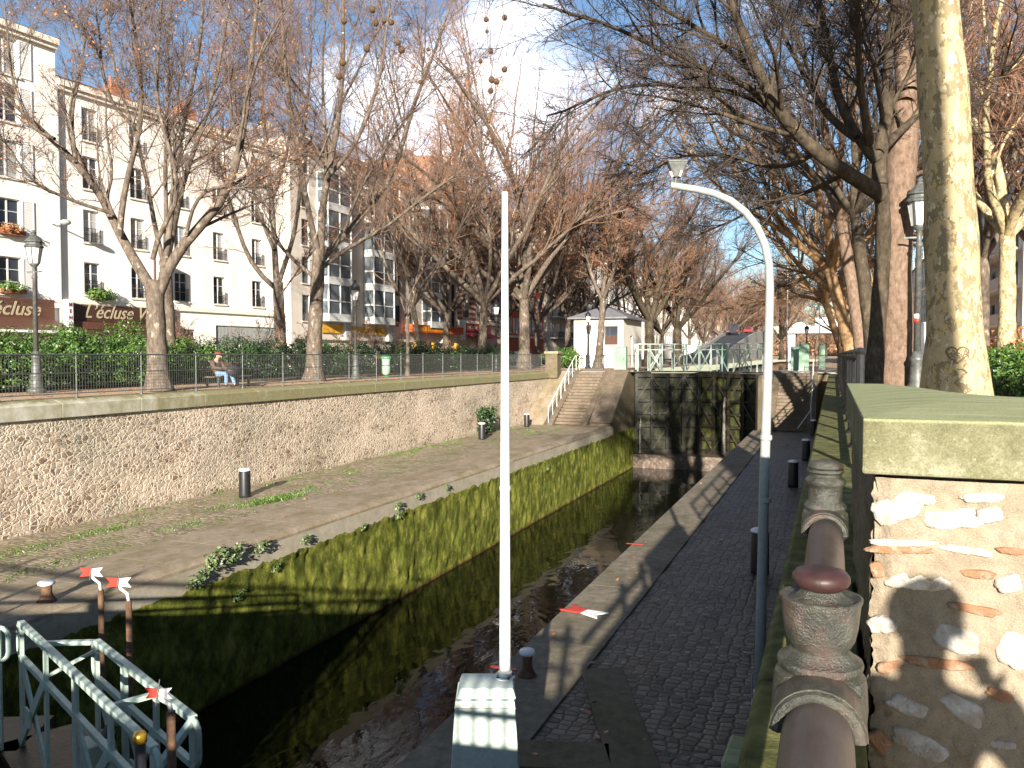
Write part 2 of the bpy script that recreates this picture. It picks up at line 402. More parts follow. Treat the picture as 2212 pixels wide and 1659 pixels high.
def mk_capstone():
    t = NT('cap_mossy_stone'); c = t.co()
    a = t.ramp(t.noise(c, 7, 9, 0.72), [(0.28, (.090,.088,.045)), (0.5, (.165,.158,.092)), (0.74, (.31,.295,.21))])
    top = t.ramp(t.sep(t.co(), 2), [(0.185, 0.0), (0.196, 1.0)])   # object z from the underside of the cap
    g = t.ramp(t.noise(t.co((.5,2.2,1)), 5, 8, 0.7), [(0.3, (.22,.24,.115)), (0.55, (.34,.35,.19)), (0.78, (.47,.45,.31))])
    col = t.mix(top, a, g)
    lich = t.ramp(t.noise(c, 34, 5, 0.75), [(0.60, 0.0), (0.70, 0.8)]); col = t.mix(lich, col, (.42,.38,.28))
    sp = t.ramp(t.noise(c, 190, 3), [(0.35, (.7,.7,.66)), (0.65, (1.15,1.15,1.1))]); col = t.mix(0.8, col, sp, 'MULTIPLY')
    t.bump(t.math('ADD', t.noise(c, 40, 8, 0.75), t.math('MULTIPLY', t.noise(c, 200, 4), 0.4)), 0.5, 0.012)
    return t.fin(col, 0.9, spec=0.15)

def mk_iron_moss():
    t = NT('weathered_cast_iron'); c = t.co()
    a = t.ramp(t.noise(c, 26, 8, 0.72), [(0.3, (.016,.017,.013)), (0.5, (.042,.043,.031)), (0.72, (.105,.102,.075))])
    r = t.ramp(t.noise(c, 9, 5, 0.6), [(0.52, 0.0), (0.66, 0.7)]); col = t.mix(r, a, (.10,.060,.045))
    t.bump(t.math('ADD', t.noise(c, 70, 7, 0.75), t.math('MULTIPLY', t.noise(c, 240, 4), 0.6)), 0.8, 0.007)
    return t.fin(col, 0.28, 0.1, 0.7)

MT = dict(
 rubble=mk_rubble(), coping=mk_concrete_coping(), moss=mk_moss_wall(), water=mk_water(),
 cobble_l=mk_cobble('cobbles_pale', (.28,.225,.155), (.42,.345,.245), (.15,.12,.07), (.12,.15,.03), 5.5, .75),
 cobble_r=mk_cobble('cobbles_shaded', (.060,.045,.030), (.190,.150,.105), (.016,.013,.008), (.026,.027,.011), 6.5, .40),  # the right quay's shade is put into these darker cobbles
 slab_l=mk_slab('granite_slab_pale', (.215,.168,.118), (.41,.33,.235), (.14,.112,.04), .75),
 slab_r=mk_slab('granite_slab_shaded', (.10,.083,.060), (.29,.245,.18), (.065,.062,.026), .65),  # part of the right quay's shade is put into this granite
 riser=mk_slab('capstone_riser', (.33,.29,.22), (.50,.44,.34), (.13,.13,.03), .35),
 damp=mk_slab('damp_stone', (.07,.055,.035), (.20,.155,.10), (.06,.065,.014), .6),
 step=mk_slab('stone_step', (.095,.07,.05), (.225,.17,.12), (.05,.05,.02), .55),
 sand=m_noise('promenade_sand', [(0.3, (.32,.205,.125)), (0.55, (.46,.32,.205)), (0.75, (.54,.40,.27))], 1.6, .95, .3, 30),
 asphalt=m_noise('asphalt', [(0.3, (.025,.025,.027)), (0.7, (.050,.050,.053))], 3, .85, .3, 90),
 pave=m_noise('pavement', [(0.3, (.22,.21,.19)), (0.7, (.34,.32,.29))], 2.5, .9, .2, 40),
 earth=m_noise('earth', [(0.3, (.055,.042,.028)), (0.7, (.13,.10,.065))], 3, .95, .6, 20),
 bark=mk_bark('bark_brown', [(0.28, (.048,.037,.028)), (0.5, (.118,.092,.070)), (0.74, (.235,.192,.150))], 9, (1,1,.45), .7, patch=[((.28,.23,.175), .63)], pscale=5),
 bark_pink=mk_bark('bark_pinkish', [(0.28, (.075,.050,.034)), (0.5, (.170,.114,.080)), (0.74, (.275,.20,.145))], 12, (1,1,.5), .8),
 bark_plane=mk_bark('bark_plane_tree', [(0.3, (.30,.235,.125)), (0.7, (.46,.375,.22))], 7, (1,1,.5), .25,
      patch=[((.21,.175,.10), .53), ((.44,.33,.125), .61), ((.20,.145,.085), .61), ((.50,.44,.30), .60)], pscale=6.5),
 bark_dark=mk_bark('bark_dark', [(0.28, (.022,.018,.012)), (0.55, (.072,.056,.038)), (0.78, (.18,.135,.085))], 9, (1,1,.45), .8),  # branches shade each other; that dark is put into the bark
 bark_orange=mk_bark('bark_orange', [(0.28, (.13,.075,.035)), (0.5, (.28,.17,.085)), (0.74, (.40,.27,.14))], 10, (1,1,.5), .8),  # orange sunlight on the trunks is put into this bark
 twig_red=mk_plain('twig_reddish', (.155,.105,.080), .9, var=.4, scale=1.2, bump=0),
 twig_rust=mk_plain('twig_rust', (.25,.135,.080), .9, var=.4, scale=1.2, bump=0),
 twig_dark=mk_plain('twig_dark', (.060,.044,.034), .9, var=.4, scale=1.2, bump=0),
 twig_grey=mk_plain('twig_grey', (.130,.098,.074), .9, var=.4, scale=1.2, bump=0),
 dry_leaf=mk_leaf('dry_leaf', (.22,.075,.022), (.33,.125,.04), (.42,.20,.08)),
 seed=m_noise('seed_ball', [(0.3, (.060,.036,.020)), (0.7, (.16,.095,.050))], 60, .95, .9, 120),
 straw=mk_plain('pale_stalk', (.50,.38,.22), .8, bump=0),
 hedge=mk_leaf('hedge_leaf', (.020,.050,.008), (.050,.115,.016), (.115,.195,.030)),
 hedge_dark=mk_leaf('hedge_leaf_dark', (.008,.020,.006), (.020,.050,.012), (.045,.090,.018)),
 weed=mk_leaf('weed_leaf', (.035,.070,.010), (.080,.150,.020), (.14,.21,.05)),
 fern=mk_leaf('wall_fern', (.040,.075,.020), (.090,.135,.045), (.19,.235,.11)),
 mint=mk_paint('mint_paint', (.39,.49,.42), (.14,.13,.08), .55, .42),
 mint_pale=mk_paint('pale_mint_paint', (.56,.66,.58), (.30,.27,.18), .3, .4, 5),
 mint_dk=mk_paint('green_cabinet_paint', (.20,.32,.22), (.14,.14,.08), .45, .5),
 white=mk_paint('white_paint', (.80,.80,.77), (.42,.38,.30), .35, .4),
 grey=mk_paint('galvanised_grey', (.31,.32,.30), (.24,.23,.20), .4, .4),
 red=mk_paint('red_paint', (.55,.035,.02), (.15,.06,.04), .2, .4),
 black=mk_plain('black_iron', (.022,.022,.024), .42, .2, .3, 20, .1),
 grey_iron=mk_plain('grey_green_iron', (.10,.105,.095), .5, .2, .3, 14, .15),
 iron=mk_iron_moss(), pipe=m_noise('rusty_pipe', [(0.3, (.052,.036,.031)), (0.55, (.088,.066,.056)), (0.75, (.135,.112,.095))], 7, .42, .25, 60, .006, (1,.4,1), .2),
 knob=m_noise('worn_red_finial', [(0.3, (.026,.012,.011)), (0.7, (.062,.030,.026))], 14, .42, .3, 60, .004),
 rust=m_noise('rust', [(0.3, (.060,.034,.020)), (0.7, (.16,.085,.045))], 14, .8, .4, 60),
 gold=mk_plain('gold_paint', (.62,.36,.05), .28, .7, .2, 10),
 gatewood=m_noise('wet_shaded_timber', [(0.25, (.005,.005,.003)), (0.47, (.014,.016,.005)), (0.62, (.048,.054,.010)), (0.80, (.095,.078,.03))], 2.2, .55, .6, 14, .03, (1,1,.5)),  # tree shade over the far gate is put into this wet timber
 gatebeam=m_noise('wet_shaded_beam', [(0.28, (.006,.005,.004)), (0.5, (.014,.012,.007)), (0.66, (.032,.028,.011)), (0.82, (.090,.072,.036))], 3.5, .5, .6, 22, .03),  # shade put into the beam colour, darker than the lit planks
 gateiron=m_noise('wet_gate_iron', [(0.3, (.014,.013,.010)), (0.6, (.045,.038,.024)), (0.78, (.13,.115,.05))], 4, .4, .4, 30),
 foam=mk_plain('falling_water', (.20,.19,.16), .25, var=.5, scale=9, bump=.3),
 mortar=mk_mortar(), cap=mk_capstone(),
 stone_w=m_noise('white_stone', [(0.34, (.36,.30,.215)), (0.48, (.56,.51,.42)), (0.7, (.74,.70,.62))], 16, .9, .9, 50, .02),
 stone_g=m_noise('grey_stone', [(0.32, (.33,.27,.20)), (0.5, (.40,.37,.33)), (0.7, (.58,.56,.52))], 16, .9, .9, 50, .02),
 brick_o=m_noise('orange_brick', [(0.36, (.34,.27,.19)), (0.48, (.30,.165,.095)), (0.72, (.36,.16,.07))], 20, .9, .9, 60, .02),
 f_cream=mk_facade('facade_cream', (.82,.78,.70), amt=.3), f_white=mk_facade('facade_white', (.83,.79,.71), amt=.3), f_warm=mk_facade('facade_warm', (.72,.62,.49)),
 f_stone=mk_facade('facade_stone', (.70,.62,.53), (.34,.29,.22), .35), f_grey=mk_facade('facade_grey', (.52,.51,.49)), f_red=mk_facade('facade_red', (.52,.15,.08), (.25,.10,.06), .3),
 f_house=mk_facade('house_render', (.74,.69,.58), (.40,.34,.24), .3), f_pink=mk_facade('facade_pink', (.66,.50,.40)),
 brick=mk_brickwall('brick_facade', (.40,.15,.07), (.31,.11,.055), (.42,.34,.26)),
 trim=mk_plain('stone_trim', (.70,.64,.54), .85, var=.1), shutter=mk_paint('shutter_white', (.74,.73,.70), (.4,.38,.33), .25), frame=mk_paint('window_frame_white', (.70,.68,.64), (.4,.37,.3), .3),
 glass=mk_glass('window_glass'), glass_w=mk_glass('curtained_glass', (.30,.30,.29), .15), glass_b=mk_glass('bay_glass', (.12,.14,.15)),
 zinc=m_noise('zinc_roof', [(0.3, (.16,.17,.19)), (0.7, (.27,.28,.30))], 2, .5, .1), tile=m_noise('clay_tile', [(0.3, (.25,.09,.05)), (0.7, (.42,.18,.10))], 6, .85, .3), slate=m_noise('slate_roof', [(0.3, (.10,.10,.11)), (0.7, (.19,.19,.20))], 5, .6, .3),
 brown=mk_plain('brown_shopfront', (.105,.045,.028), .5, var=.2), brown_dk=mk_plain('dark_brown_board', (.060,.028,.020), .5, var=.25), letter=mk_plain('cream_lettering', (.38,.32,.21), .6, bump=0),
 orange=mk_plain('orange_awning', (.62,.10,.022), .6, var=.15), yellow=mk_plain('yellow_sign', (.70,.38,.03), .55, var=.15), burgundy=mk_plain('burgundy_awning', (.22,.025,.03), .6, var=.2),
 skin=mk_plain('skin', (.50,.30,.21), .55, var=.08, bump=0), hair=mk_plain('hair', (.07,.04,.025), .7), jacket=mk_plain('brown_jacket', (.105,.060,.045), .85), jeans=mk_plain('blue_jeans', (.15,.24,.37), .85), redhat=mk_plain('red_cap', (.20,.035,.025), .8),
 coat=mk_plain('dark_coat', (.03,.032,.04), .85), bag=mk_plain('dark_bag', (.035,.032,.035), .6), wood=m_noise('bench_wood', [(0.3, (.12,.07,.035)), (0.7, (.24,.15,.08))], 8, .7, .2),
 carpaint_w=mk_plain('white_car_paint', (.78,.78,.77), .25, var=.04, bump=0), carpaint_d=mk_plain('dark_car_paint', (.025,.025,.03), .22, var=.1, bump=0), carpaint_r=mk_plain('red_car_paint', (.28,.03,.03), .25, var=.1, bump=0), carpaint_g=mk_plain('silver_car_paint', (.42,.44,.46), .25, var=.05, bump=0), tyre=mk_plain('tyre', (.018,.018,.018), .8), tail=mk_plain('tail_light', (.45,.02,.015), .3, bump=0), lampw=mk_plain('lamp_glass', (.72,.72,.70), .12, var=.05, bump=0),
 concrete=m_noise('bridge_concrete', [(0.3, (.40,.37,.32)), (0.7, (.58,.54,.47))], 1.5, .9, .2), bin_green=mk_paint('green_bin_paint', (.09,.26,.13), amt=.3), bin_bag=mk_plain('translucent_bag', (.30,.46,.33), .35, var=.2),
 hill=m_noise('far_wooded_slope', [(0.3, (.16,.085,.05)), (0.55, (.26,.15,.085)), (0.75, (.36,.25,.15))], .12, .95, 0),
)
# ------------------------------------------------------------------ setting: ground, quays, water
CL, CR = -11.8, -4.0       # canal walls
WL, WR = -17.1, -0.20      # retaining wall faces
ZQ, ZW = -3.0, -6.0        # lower quay, water
def st(name, mb, mat, **k): return tag(mb.build(name, mat, **k), kind='structure')
g = MB()
BIG = 1500
for x0, x1, y0, y1 in ((-BIG, WL-.45, 0, BIG), (WL-.45, -13.2, 58, BIG), (-13.2, -2.4, 231, BIG), (-2.4, 0.35, 58, BIG), (0.35, BIG, 2.95, BIG), (6, BIG, -BIG, 2.95), (-BIG, -30, -BIG, 0), (-30, 6, -BIG, -40)):
    nx = max(1, int(min(20, (x1-x0)/20))); ny = max(1, int(min(40, (y1-y0)/20)))
    g.grid(lambda u, v: (x0+(x1-x0)*u, y0+(y1-y0)*v, 0.0), nx, ny)
st('ground', g, MT['sand'], fix=False)
s = MB(); s.box(-35.2, -26.2, -60, 420, -.3, .010); st('street', s, MT['asphalt'])
s = MB(); s.box(-38.6, -35.2, -60, 420, -.3, .13); st('pavement', s, MT['pave'])
s = MB(); s.box(-26.2, -25.9, -60, 420, -.3, .11); st('kerb', s, MT['pave'])
s = MB(); s.grid(lambda u, v: (-25.8+3.6*u, 8+58*v, .03+.05*mnoise.noise((u*6, v*30, 0))), 6, 60); st('planting_bed', s, MT['earth'], fix=False)
s = MB(); s.grid(lambda u, v: (3.0+3*u, 14+40*v, .03+.05*mnoise.noise((u*6, v*30, 3))), 6, 60); st('planting_bed', s, MT['earth'], fix=False)
s = MB(); s.box(CL, CR, -1, 57, ZW-1.5, ZW); w = st('water', s, MT['water'])
s = MB(); s.box(-13.2, -2.4, 56.2, 231, -2.5, -0.75); st('basin_water', s, MT['water'])

def slab_row(name, x0, x1, y0, y1, z, mat, seed, lmin=1.1, lmax=2.0, nx=1, gap=.005, thick=.35):
    rng = random.Random(seed); mb = MB()
    for i in range(nx):
        a, b = x0+(x1-x0)*i/nx, x0+(x1-x0)*(i+1)/nx; y = y0
        while y < y1-.05:
            l = min(rng.uniform(lmin, lmax), y1-y); dz = 0.0
            mb.box(a+gap/2, b-gap/2, y+gap/2, y+l-gap/2, z-thick, z+dz); y += l
    o = mb.build(name, mat, bevel=.002); return tag(o, kind='structure')
# left lower quay
q = MB(); q.grid(lambda u, v: (WL+(-13.75-WL)*u, 0.02+58*v, ZQ+.035*mnoise.noise((u*4, v*60, 1))-.012), 14, 130); st('quay', q, MT['cobble_l'], fix=False)
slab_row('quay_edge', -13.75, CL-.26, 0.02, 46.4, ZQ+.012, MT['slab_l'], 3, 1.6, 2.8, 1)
e = MB()
for y in np.arange(0.03, 46.4, 1.9):          # rounded nosing stones and their pale riser
    y1 = min(y+1.898, 46.4)
    e.prism([(CL-.255, y, ZQ+.010), (CL-.10, y, ZQ+.006), (CL-.02, y, ZQ-.03), (CL+.035, y, ZQ-.09), (CL+.035, y, ZQ-.15), (CL-.255, y, ZQ-.15)], (0, y1-y, 0))
st('quay_nosing', e, MT['slab_l'])

# left canal wall: mossy, lumpy, jagged growth hanging over a pale riser course
root = thing('canal_wall', 'tall sunlit canal wall covered in green moss below the left quay', 'wall', (CL, 0, ZW))
rng = random.Random(5)
b = MB(); b.box(CL-.5, CL+.05, 0.03, 46.4, ZQ-.84, ZQ-.155); b.build('riser_course', MT['riser'], root)
def mw(u, v):
    y = .03+56*u; jag = ZQ-.50+.10*mnoise.noise((y*2.3, 0, 7))+.07*mnoise.noise((y*7, 3, 1))
    if y > 46: jag = ZQ-.46
    z = ZW-.6+(jag-ZW+.6)*v
    bul = .05*mnoise.noise((y*1.1, z*1.0, 0))+.05*mnoise.noise((y*4, z*3, 5))
    x = CL+.10+.05*(1-abs(2*v-1))+max(-.03, bul)
    if v > .97: x += .03
    return (x, y, z)
b = MB(); b.grid(mw, 620, 40); b.build('moss_face', MT['moss'], root, smooth=True, fix=False)
# right canal wall
root = thing('canal_wall', 'dark shaded canal wall below the right quay', 'wall', (CR, 0, ZW))
b = MB(); b.grid(lambda u, v: (CR-.03-.05*mnoise.noise((u*70, v*5, 2)), .03+51*u, ZW-.6+(ZQ-.36-ZW+.6)*v), 160, 12); b.build('stone_face', MT['moss'], root, smooth=True, fix=False)

# right lower quay, mostly in shade
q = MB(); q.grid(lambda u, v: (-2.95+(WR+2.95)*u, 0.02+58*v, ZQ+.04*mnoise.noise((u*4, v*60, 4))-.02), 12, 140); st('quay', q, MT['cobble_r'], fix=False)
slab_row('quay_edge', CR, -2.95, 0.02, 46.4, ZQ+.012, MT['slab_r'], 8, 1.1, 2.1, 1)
s = MB()
p0, p1 = at_z(1270, 1445, ZQ), at_z(1430, 1659, ZQ); 
for k in range(2):            # long flat slabs let into the cobbles near the cabinet
    a, b_ = at_z(1255, 1450, ZQ), at_z(1345, 1445, ZQ); c_, d_ = at_z(1440, 1690, ZQ), at_z(1325, 1690, ZQ)
    if k: a, b_, c_, d_ = at_z(1110, 1600, ZQ), at_z(1318, 1610, ZQ), at_z(1322, 1670, ZQ), at_z(1105, 1660, ZQ)
    s.prism([Vector((p.x, p.y, ZQ-.2)) for p in (a, b_, c_, d_)], (0, 0, .225))
st('paving_slab', s, MT['damp'], bevel=.015)

# retaining wall, left bank
root = thing('retaining_wall', 'sunlit rubble stone retaining wall with a pale concrete coping, left bank', 'wall', (WL, 0, ZQ))
def rw(u, v):
    y = .02+51*u; z = ZQ-.1+(2.62+.1)*v
    bz = .010*mnoise.noise((y*4.5, z*7, 0))+.009*mnoise.noise((y*11, z*15, 3))+.02*mnoise.noise((y*.7, z*.7, 9))
    return (WL+bz, y, z)
b = MB(); b.grid(rw, 700, 60); b.build('rubble_face', MT['rubble'], root, smooth=True, fix=False)
b = MB(); y = .02; rng = random.Random(2)
while y < 51:
    y1 = min(y+2.4, 51)
    b.prism([(WL-.62, y, -.02), (WL-.5, y, .045), (WL-.16, y, .02), (WL+.05, y, -.05), (WL+.075, y, -.08), (WL+.075, y, -.40), (WL-.62, y, -.40)], (0, y1-y-.006, 0)); y = y1
c_root = b.build('coping', MT['coping'], root, bevel=.012)
b = MB(); b.box(WL-.7, WL-.02, .02, 58, ZQ-.2, -.405); b.build('core', MT['damp'], root)
# right retaining wall and its mossy ledge
root = thing('retaining_wall', 'dark mossy retaining wall with a narrow green ledge, right of the cobbled quay', 'wall', (WR, 0, ZQ))
b = MB(); b.grid(lambda u, v: (WR+.03*mnoise.noise((u*150, v*9, 4)), .1+51*u, ZQ-.1+(2.9+.1)*v), 300, 16); b.build('stone_face', MT['damp'], root, smooth=True, fix=False)
b = MB(); y = .16
while y < 51:
    y1 = min(y+1.38, 51)
    b.prism([(WR-.035, y, -.22), (WR-.035, y, -.035), (WR-.01, y, -.008), (.34 if y > 3.5 else .10, y, .006), (.34 if y > 3.5 else .10, y, -.22)], (0, y1-y-.008, 0)); y = y1
b.build('ledge', m_noise('mossy_ledge', [(0.3, (.040,.042,.012)), (0.5, (.095,.098,.024)), (0.72, (.20,.18,.065))], 7, .9, .4, 50), root, bevel=.01)
b = MB(); b.box(WR+.02, .08, .1, 51, ZQ-.1, -.225); b.box(.082, .34, 3.2, 51, ZQ-.1, -.225); b.build('core', MT['damp'], root)

# road bridge the photographer stands on (behind and under the camera)
root = thing('road_bridge', 'low concrete road bridge crossing the canal in the foreground', 'bridge', (-8, -.95, -.42))
b = MB(); b.box(-30, .09, -40, -.95, -1.5, -.42); b.box(.092, 6, -40, 2.93, -1.5, -.42); b.build('deck', MT['concrete'], root)  # unseen deck carried far back to stop low sun passing beneath
b = MB(); b.box(-30, .09, -1.25, -.86, -.418, -.07); b.build('kerb_beam', MT['concrete'], root)
b = MB(); b.box(-30, CL, -3, -.96, -6.6, -1.505); b.box(CR, .08, -3, -.96, -6.6, -1.505); b.box(-17.5, CL, -.955, .025, -6.6, ZQ-.02); b.box(CR, WR-.02, -.955, .025, -6.6, ZQ-.02); b.box(-30, -17.51, -.955, -.005, -6.6, -.02); b.box(WR-.015, .08, -.955, .09, -6.6, -.03); b.box(CL, CR, -9, -8.5, -6.6, -1.505); b.build('abutment', MT['damp'], root)  # includes a cross wall added under the deck to keep the opening dark

# head wall of the lock with the two flights of steps
def stairs(label, x0, x1, y0, run, n=17):
    r = thing('stone_stairs', label, 'stairs', ((x0+x1)/2, y0, ZQ))
    rise = -ZQ/n; t = run/n
    for i in range(n):
        m = MB(); m.box(x0, x1, y0+i*t-.03, y0+run+.6, ZQ+i*rise, ZQ+(i+1)*rise-.004); m.build('step', MT['step'], r, bevel=.012)
    for xx in ((x0-.36, x0-.004), (x1+.004, x1+.40)):
        m = MB(); m.prism([(xx[0], y0-.55, ZQ-.05), (xx[0], y0-.35, ZQ+.10), (xx[0], y0+run+.1, .10), (xx[0], y0+run+.6, .10), (xx[0], y0+run+.6, ZQ-.05)], (xx[1]-xx[0], 0, 0)); m.build('side_wall', MT['step'], r, bevel=.015)
    return r
stl = stairs('sunlit flight of stone steps with scattered red leaves, left of the far lock gate', -15.25, -13.62, 46.3, 5.2)
stw = stairs('narrow stone steps right of the far lock gate', -2.95, -1.25, 46.6, 5.4)
root = thing('lock_head_wall', 'stained stone abutment left of the far lock gate', 'wall', (-12.2, 51, ZQ))
m = MB(); m.prism([(-13.19, 46.5, ZW-.5), (-13.19, 46.5, ZQ-.0), (-13.19, 51.0, .0), (-13.19, 57.9, .0), (-13.19, 57.9, ZW-.5)], (1.24, 0, 0)); m.build('flank', MT['damp'], root)
m = MB(); m.prism([(-13.215, 46.9, ZQ+.02), (-13.215, 51.2, .0), (-13.215, 51.2, .14), (-13.215, 50.9, .14), (-13.215, 46.5, ZQ+.16)], (1.295, 0, 0)); m.box(-13.215, CL+.12, 51.21, 57.9, .004, .14); m.build('coping', MT['step'], root, bevel=.015)
m = MB(); m.box(-17.6, -15.72, 51.52, 57.9, ZQ, -.02); m.box(-15.7, -13.22, 52.2, 57.9, ZQ, -.012); m.build('back_fill', MT['damp'], root)
m = MB(); m.prism([(WL+.02, 45.6, ZQ-.05), (WL+.02, 51.5, .02), (WL+.02, 51.5, ZQ-.05)], (1.30, 0, 0)); m.build('ramp', MT['slab_l'], root)
m = MB(); m.box(-17.6, CL+.1, 51.6, 58.2, -.008, .03); m.build('landing', MT['pave'], root)
root = thing('lock_head_wall', 'curved pale stone abutment right of the far lock gate', 'wall', (-3, 50, ZQ))
m = MB(); pts = [(-3.33, 46.2), (-3.55, 46.3), (-3.8, 46.7), (-3.97, 47.4), (-4.03, 48.5), (-4.03, 57.9), (-3.33, 57.9)]
m.prism([(x, y, ZW-.5) for x, y in pts], (0, 0, 6.5)); m.build('flank', MT['slab_l'], root, bevel=.02)
m = MB(); m.box(-3.31, WR+.04, 52.62, 57.9, ZQ, -.02); m.build('back_fill', MT['damp'], root)
m = MB(); m.box(-4.05, .34, 52.3, 58.2, .004, .05); m.build('landing', MT['pave'], root)
root = thing('stone_sill', 'wet pale stone sill under the far lock gate', 'sill', (-7.9, 51, ZW))
m = MB(); m.box(CL, CR, 51.2, 58, ZW-.6, ZW+.85); m.build('sill_block', m_noise('wet_sill', [(0.3, (.045,.03,.022)), (0.55, (.12,.085,.06)), (0.75, (.28,.24,.19))], 6, .35, .7, 25, .03), root, bevel=.03)
# ------------------------------------------------------------------ lock gates
def gate_leaf(label, a, b, ztop, zbot, group, rail_h=1.55, walk=.75, timber=True, panel=True, nbay=4, s=1, back_rail=False, nf=.34, bk=-.42, fb=(.15, .9), pw=1.0):
    """a = hinge (x, y), b = mitre end (x, y); the walkway sits at ztop"""
    a = Vector((a[0], a[1], 0)); b = Vector((b[0], b[1], 0)); d = (b-a).normalized(); L = (b-a).length
    n = Vector((d.y, -d.x, 0));  n = n if n.y < 0 else -n       # towards the camera
    r = thing('lock_gate', label, 'lock gate', (a.x, a.y, zbot), group)
    P = lambda t, off, z: a + d*t + n*off + Vector((0, 0, z))
    m = MB()
    m.bar(P(0, 0, (ztop+zbot)/2-.06) - d*0, P(L, 0, (ztop+zbot)/2-.06), .10, ztop-zbot-.12); m.build('planking', MT['gatewood'], r)
    nz = 6
    for i in range(nz+1):
        z = zbot+.12+(ztop-zbot-.34)*i/nz; m = MB(); m.bar(P(.02, .16, z), P(L-.02, .16, z), .20, .17 if i not in (0, nz) else .26); m.build('cross_beam', MT['gatebeam'] if timber else MT['gateiron'], r, bevel=.01)
    for i in range(nbay+1):
        t = .09+(L-.18)*i/nbay; m = MB(); m.bar(P(t, .22, zbot), P(t, .22, ztop-.1), .17, .17, up=n); m.build('upright', MT['gatebeam'], r, bevel=.01)
    for i in range(nbay):
        t0, t1 = .12+(L-.18)*i/nbay, .12+(L-.18)*(i+1)/nbay
        for j in range(3):
            z0 = zbot+.2+(ztop-zbot-.5)*j/3; z1 = z0+(ztop-zbot-.5)/3
            if (i+j) % 2: t0, t1 = t1, t0
            m = MB(); m.bar(P(t0, .30, z1), P(t1, .30, z0), .10, .06, up=n); m.build('brace', MT['gateiron'], r)
    m = MB(); m.bar(P(-.1, -.05, ztop), P(L+.05, -.05, ztop), .85, .07); m.build('walkway', MT['gateiron'], r)
    zt, zm = ztop+rail_h, ztop+rail_h-.36
    def rails(off, t0, t1, nm):
        m = MB(); m.bar(P(t0, off, zt), P(t1, off, zt), .07, .055); m.build('top_rail', nm, r, bevel=.008)
        m = MB(); m.bar(P(t0+.05, off, zm), P(t1-.05, off, zm), .05, .05); m.build('mid_rail', nm, r)
        # rounded closed ends of the rail loop
        for t, sg in ((t0, -1), (t1, 1)):
            m = MB(); pts = [P(t, off, zt)] + [P(t+sg*.10*math.sin(k*math.pi/6), off, zt-.10+.10*math.cos(k*math.pi/6)) for k in range(1, 4)] + [P(t+sg*.10, off, zm+.1)] + [P(t+sg*.10*math.cos(k*math.pi/6), off, zm+.1-.1*math.sin(k*math.pi/6)) for k in range(1, 4)]
            m.tube(pts, .024, 6); m.build('rail_end', nm, r, smooth=True)
        k = max(3, int(round((t1-t0)/.85)))
        for i in range(k+1):
            t = t0+(t1-t0)*i/k; m = MB(); m.bar(P(t, off, ztop+.03), P(t, off, zt-.02), (.085 if i % 2 == 0 else .055)*pw, .03, up=n); m.build('post', nm, r)
        for i in (1, k-1 if k > 3 else 2):
            ta, tb = t0+(t1-t0)*i/k, t0+(t1-t0)*(i+1)/k
            if i >= k: continue
            m = MB(); m.bar(P(ta, off, ztop+.05), P(tb, off, zm-.02), .075*pw, .025, up=n); m.bar(P(ta, off+.028, zm-.02), P(tb, off+.028, ztop+.05), .075*pw, .025, up=n)
            c = P((ta+tb)/2, off+.055, (ztop+zm)/2); m.bar(c-d*.09, c+d*.09, .02, .18); m.build('cross_brace', nm, r)
    rails(nf, .15*s, L-.12, MT['mint'])
    rails(bk, fb[0], L-fb[1], MT['mint'])
    if back_rail:
        m = MB()
        t1 = L-fb[1]
        for pa, pb_, w_, h_ in ((P(.25, nf, zt-.25), P(fb[0], bk, zt), .05, .05), (P(t1+.42, nf, zt-.03), P(t1, bk, zt-.005), .06, .04), (P(t1+.2, nf, zt-.30), P(t1, bk, zt-.08), .04, .03), (P(1.2, nf, zt-.03), P(1.2, bk, zt-.03), .05, .04)):
            m = MB(); m.bar(pa, pb_, w_, h_); m.build('tie_bar', MT['mint'], r)
        for t in (1.0, 2.2):
            m = MB(); m.frustum(P(t, -.05, 0)[:2], ztop+.04, ztop+.62, (.20, .16), (.15, .12), math.atan2(d.y, d.x)); m.build('winch_housing', MT['mint'], r, bevel=.02)
            m = MB(); 
            for k in range(9):
                aa = k*2*math.pi/9; m.ball(P(t+.06*math.cos(aa), -.24, ztop+.8+.06*math.sin(aa)), .022, 6, 4)
            m.tube([P(t, -.26, ztop+.8), P(t, -.1, ztop+.6)], .05, 8); m.build('gear', MT['grey_iron'], r)
    return r
gate_leaf('far lock gate leaf at left, wet dark timber under a mint railing', (CL, 52.0), (-7.95, 53.5), 0.02, ZW+.86, 'leaves of the far lock gate', 1.75)
gate_leaf('far lock gate leaf at right, dark leaking timber partly hidden by the lamp pole', (CR, 52.0), (-7.85, 53.5), 0.02, ZW+.86, 'leaves of the far lock gate', 1.75)
gate_leaf('near lock gate leaf with the mint railing sloping across the bottom left corner', (-4.25, 4.55), (-7.92, 6.32), -3.02, ZW-.4, 'leaves of the near lock gate', 1.32, back_rail=True, nbay=4, nf=.16, bk=-.24, fb=(.45, 1.27), pw=1.35)
gate_leaf('near lock gate leaf at the left edge, only its rounded mint rail end in view', (CL, 4.45), (-8.02, 6.30), -3.02, ZW-.4, 'leaves of the near lock gate', 1.32)
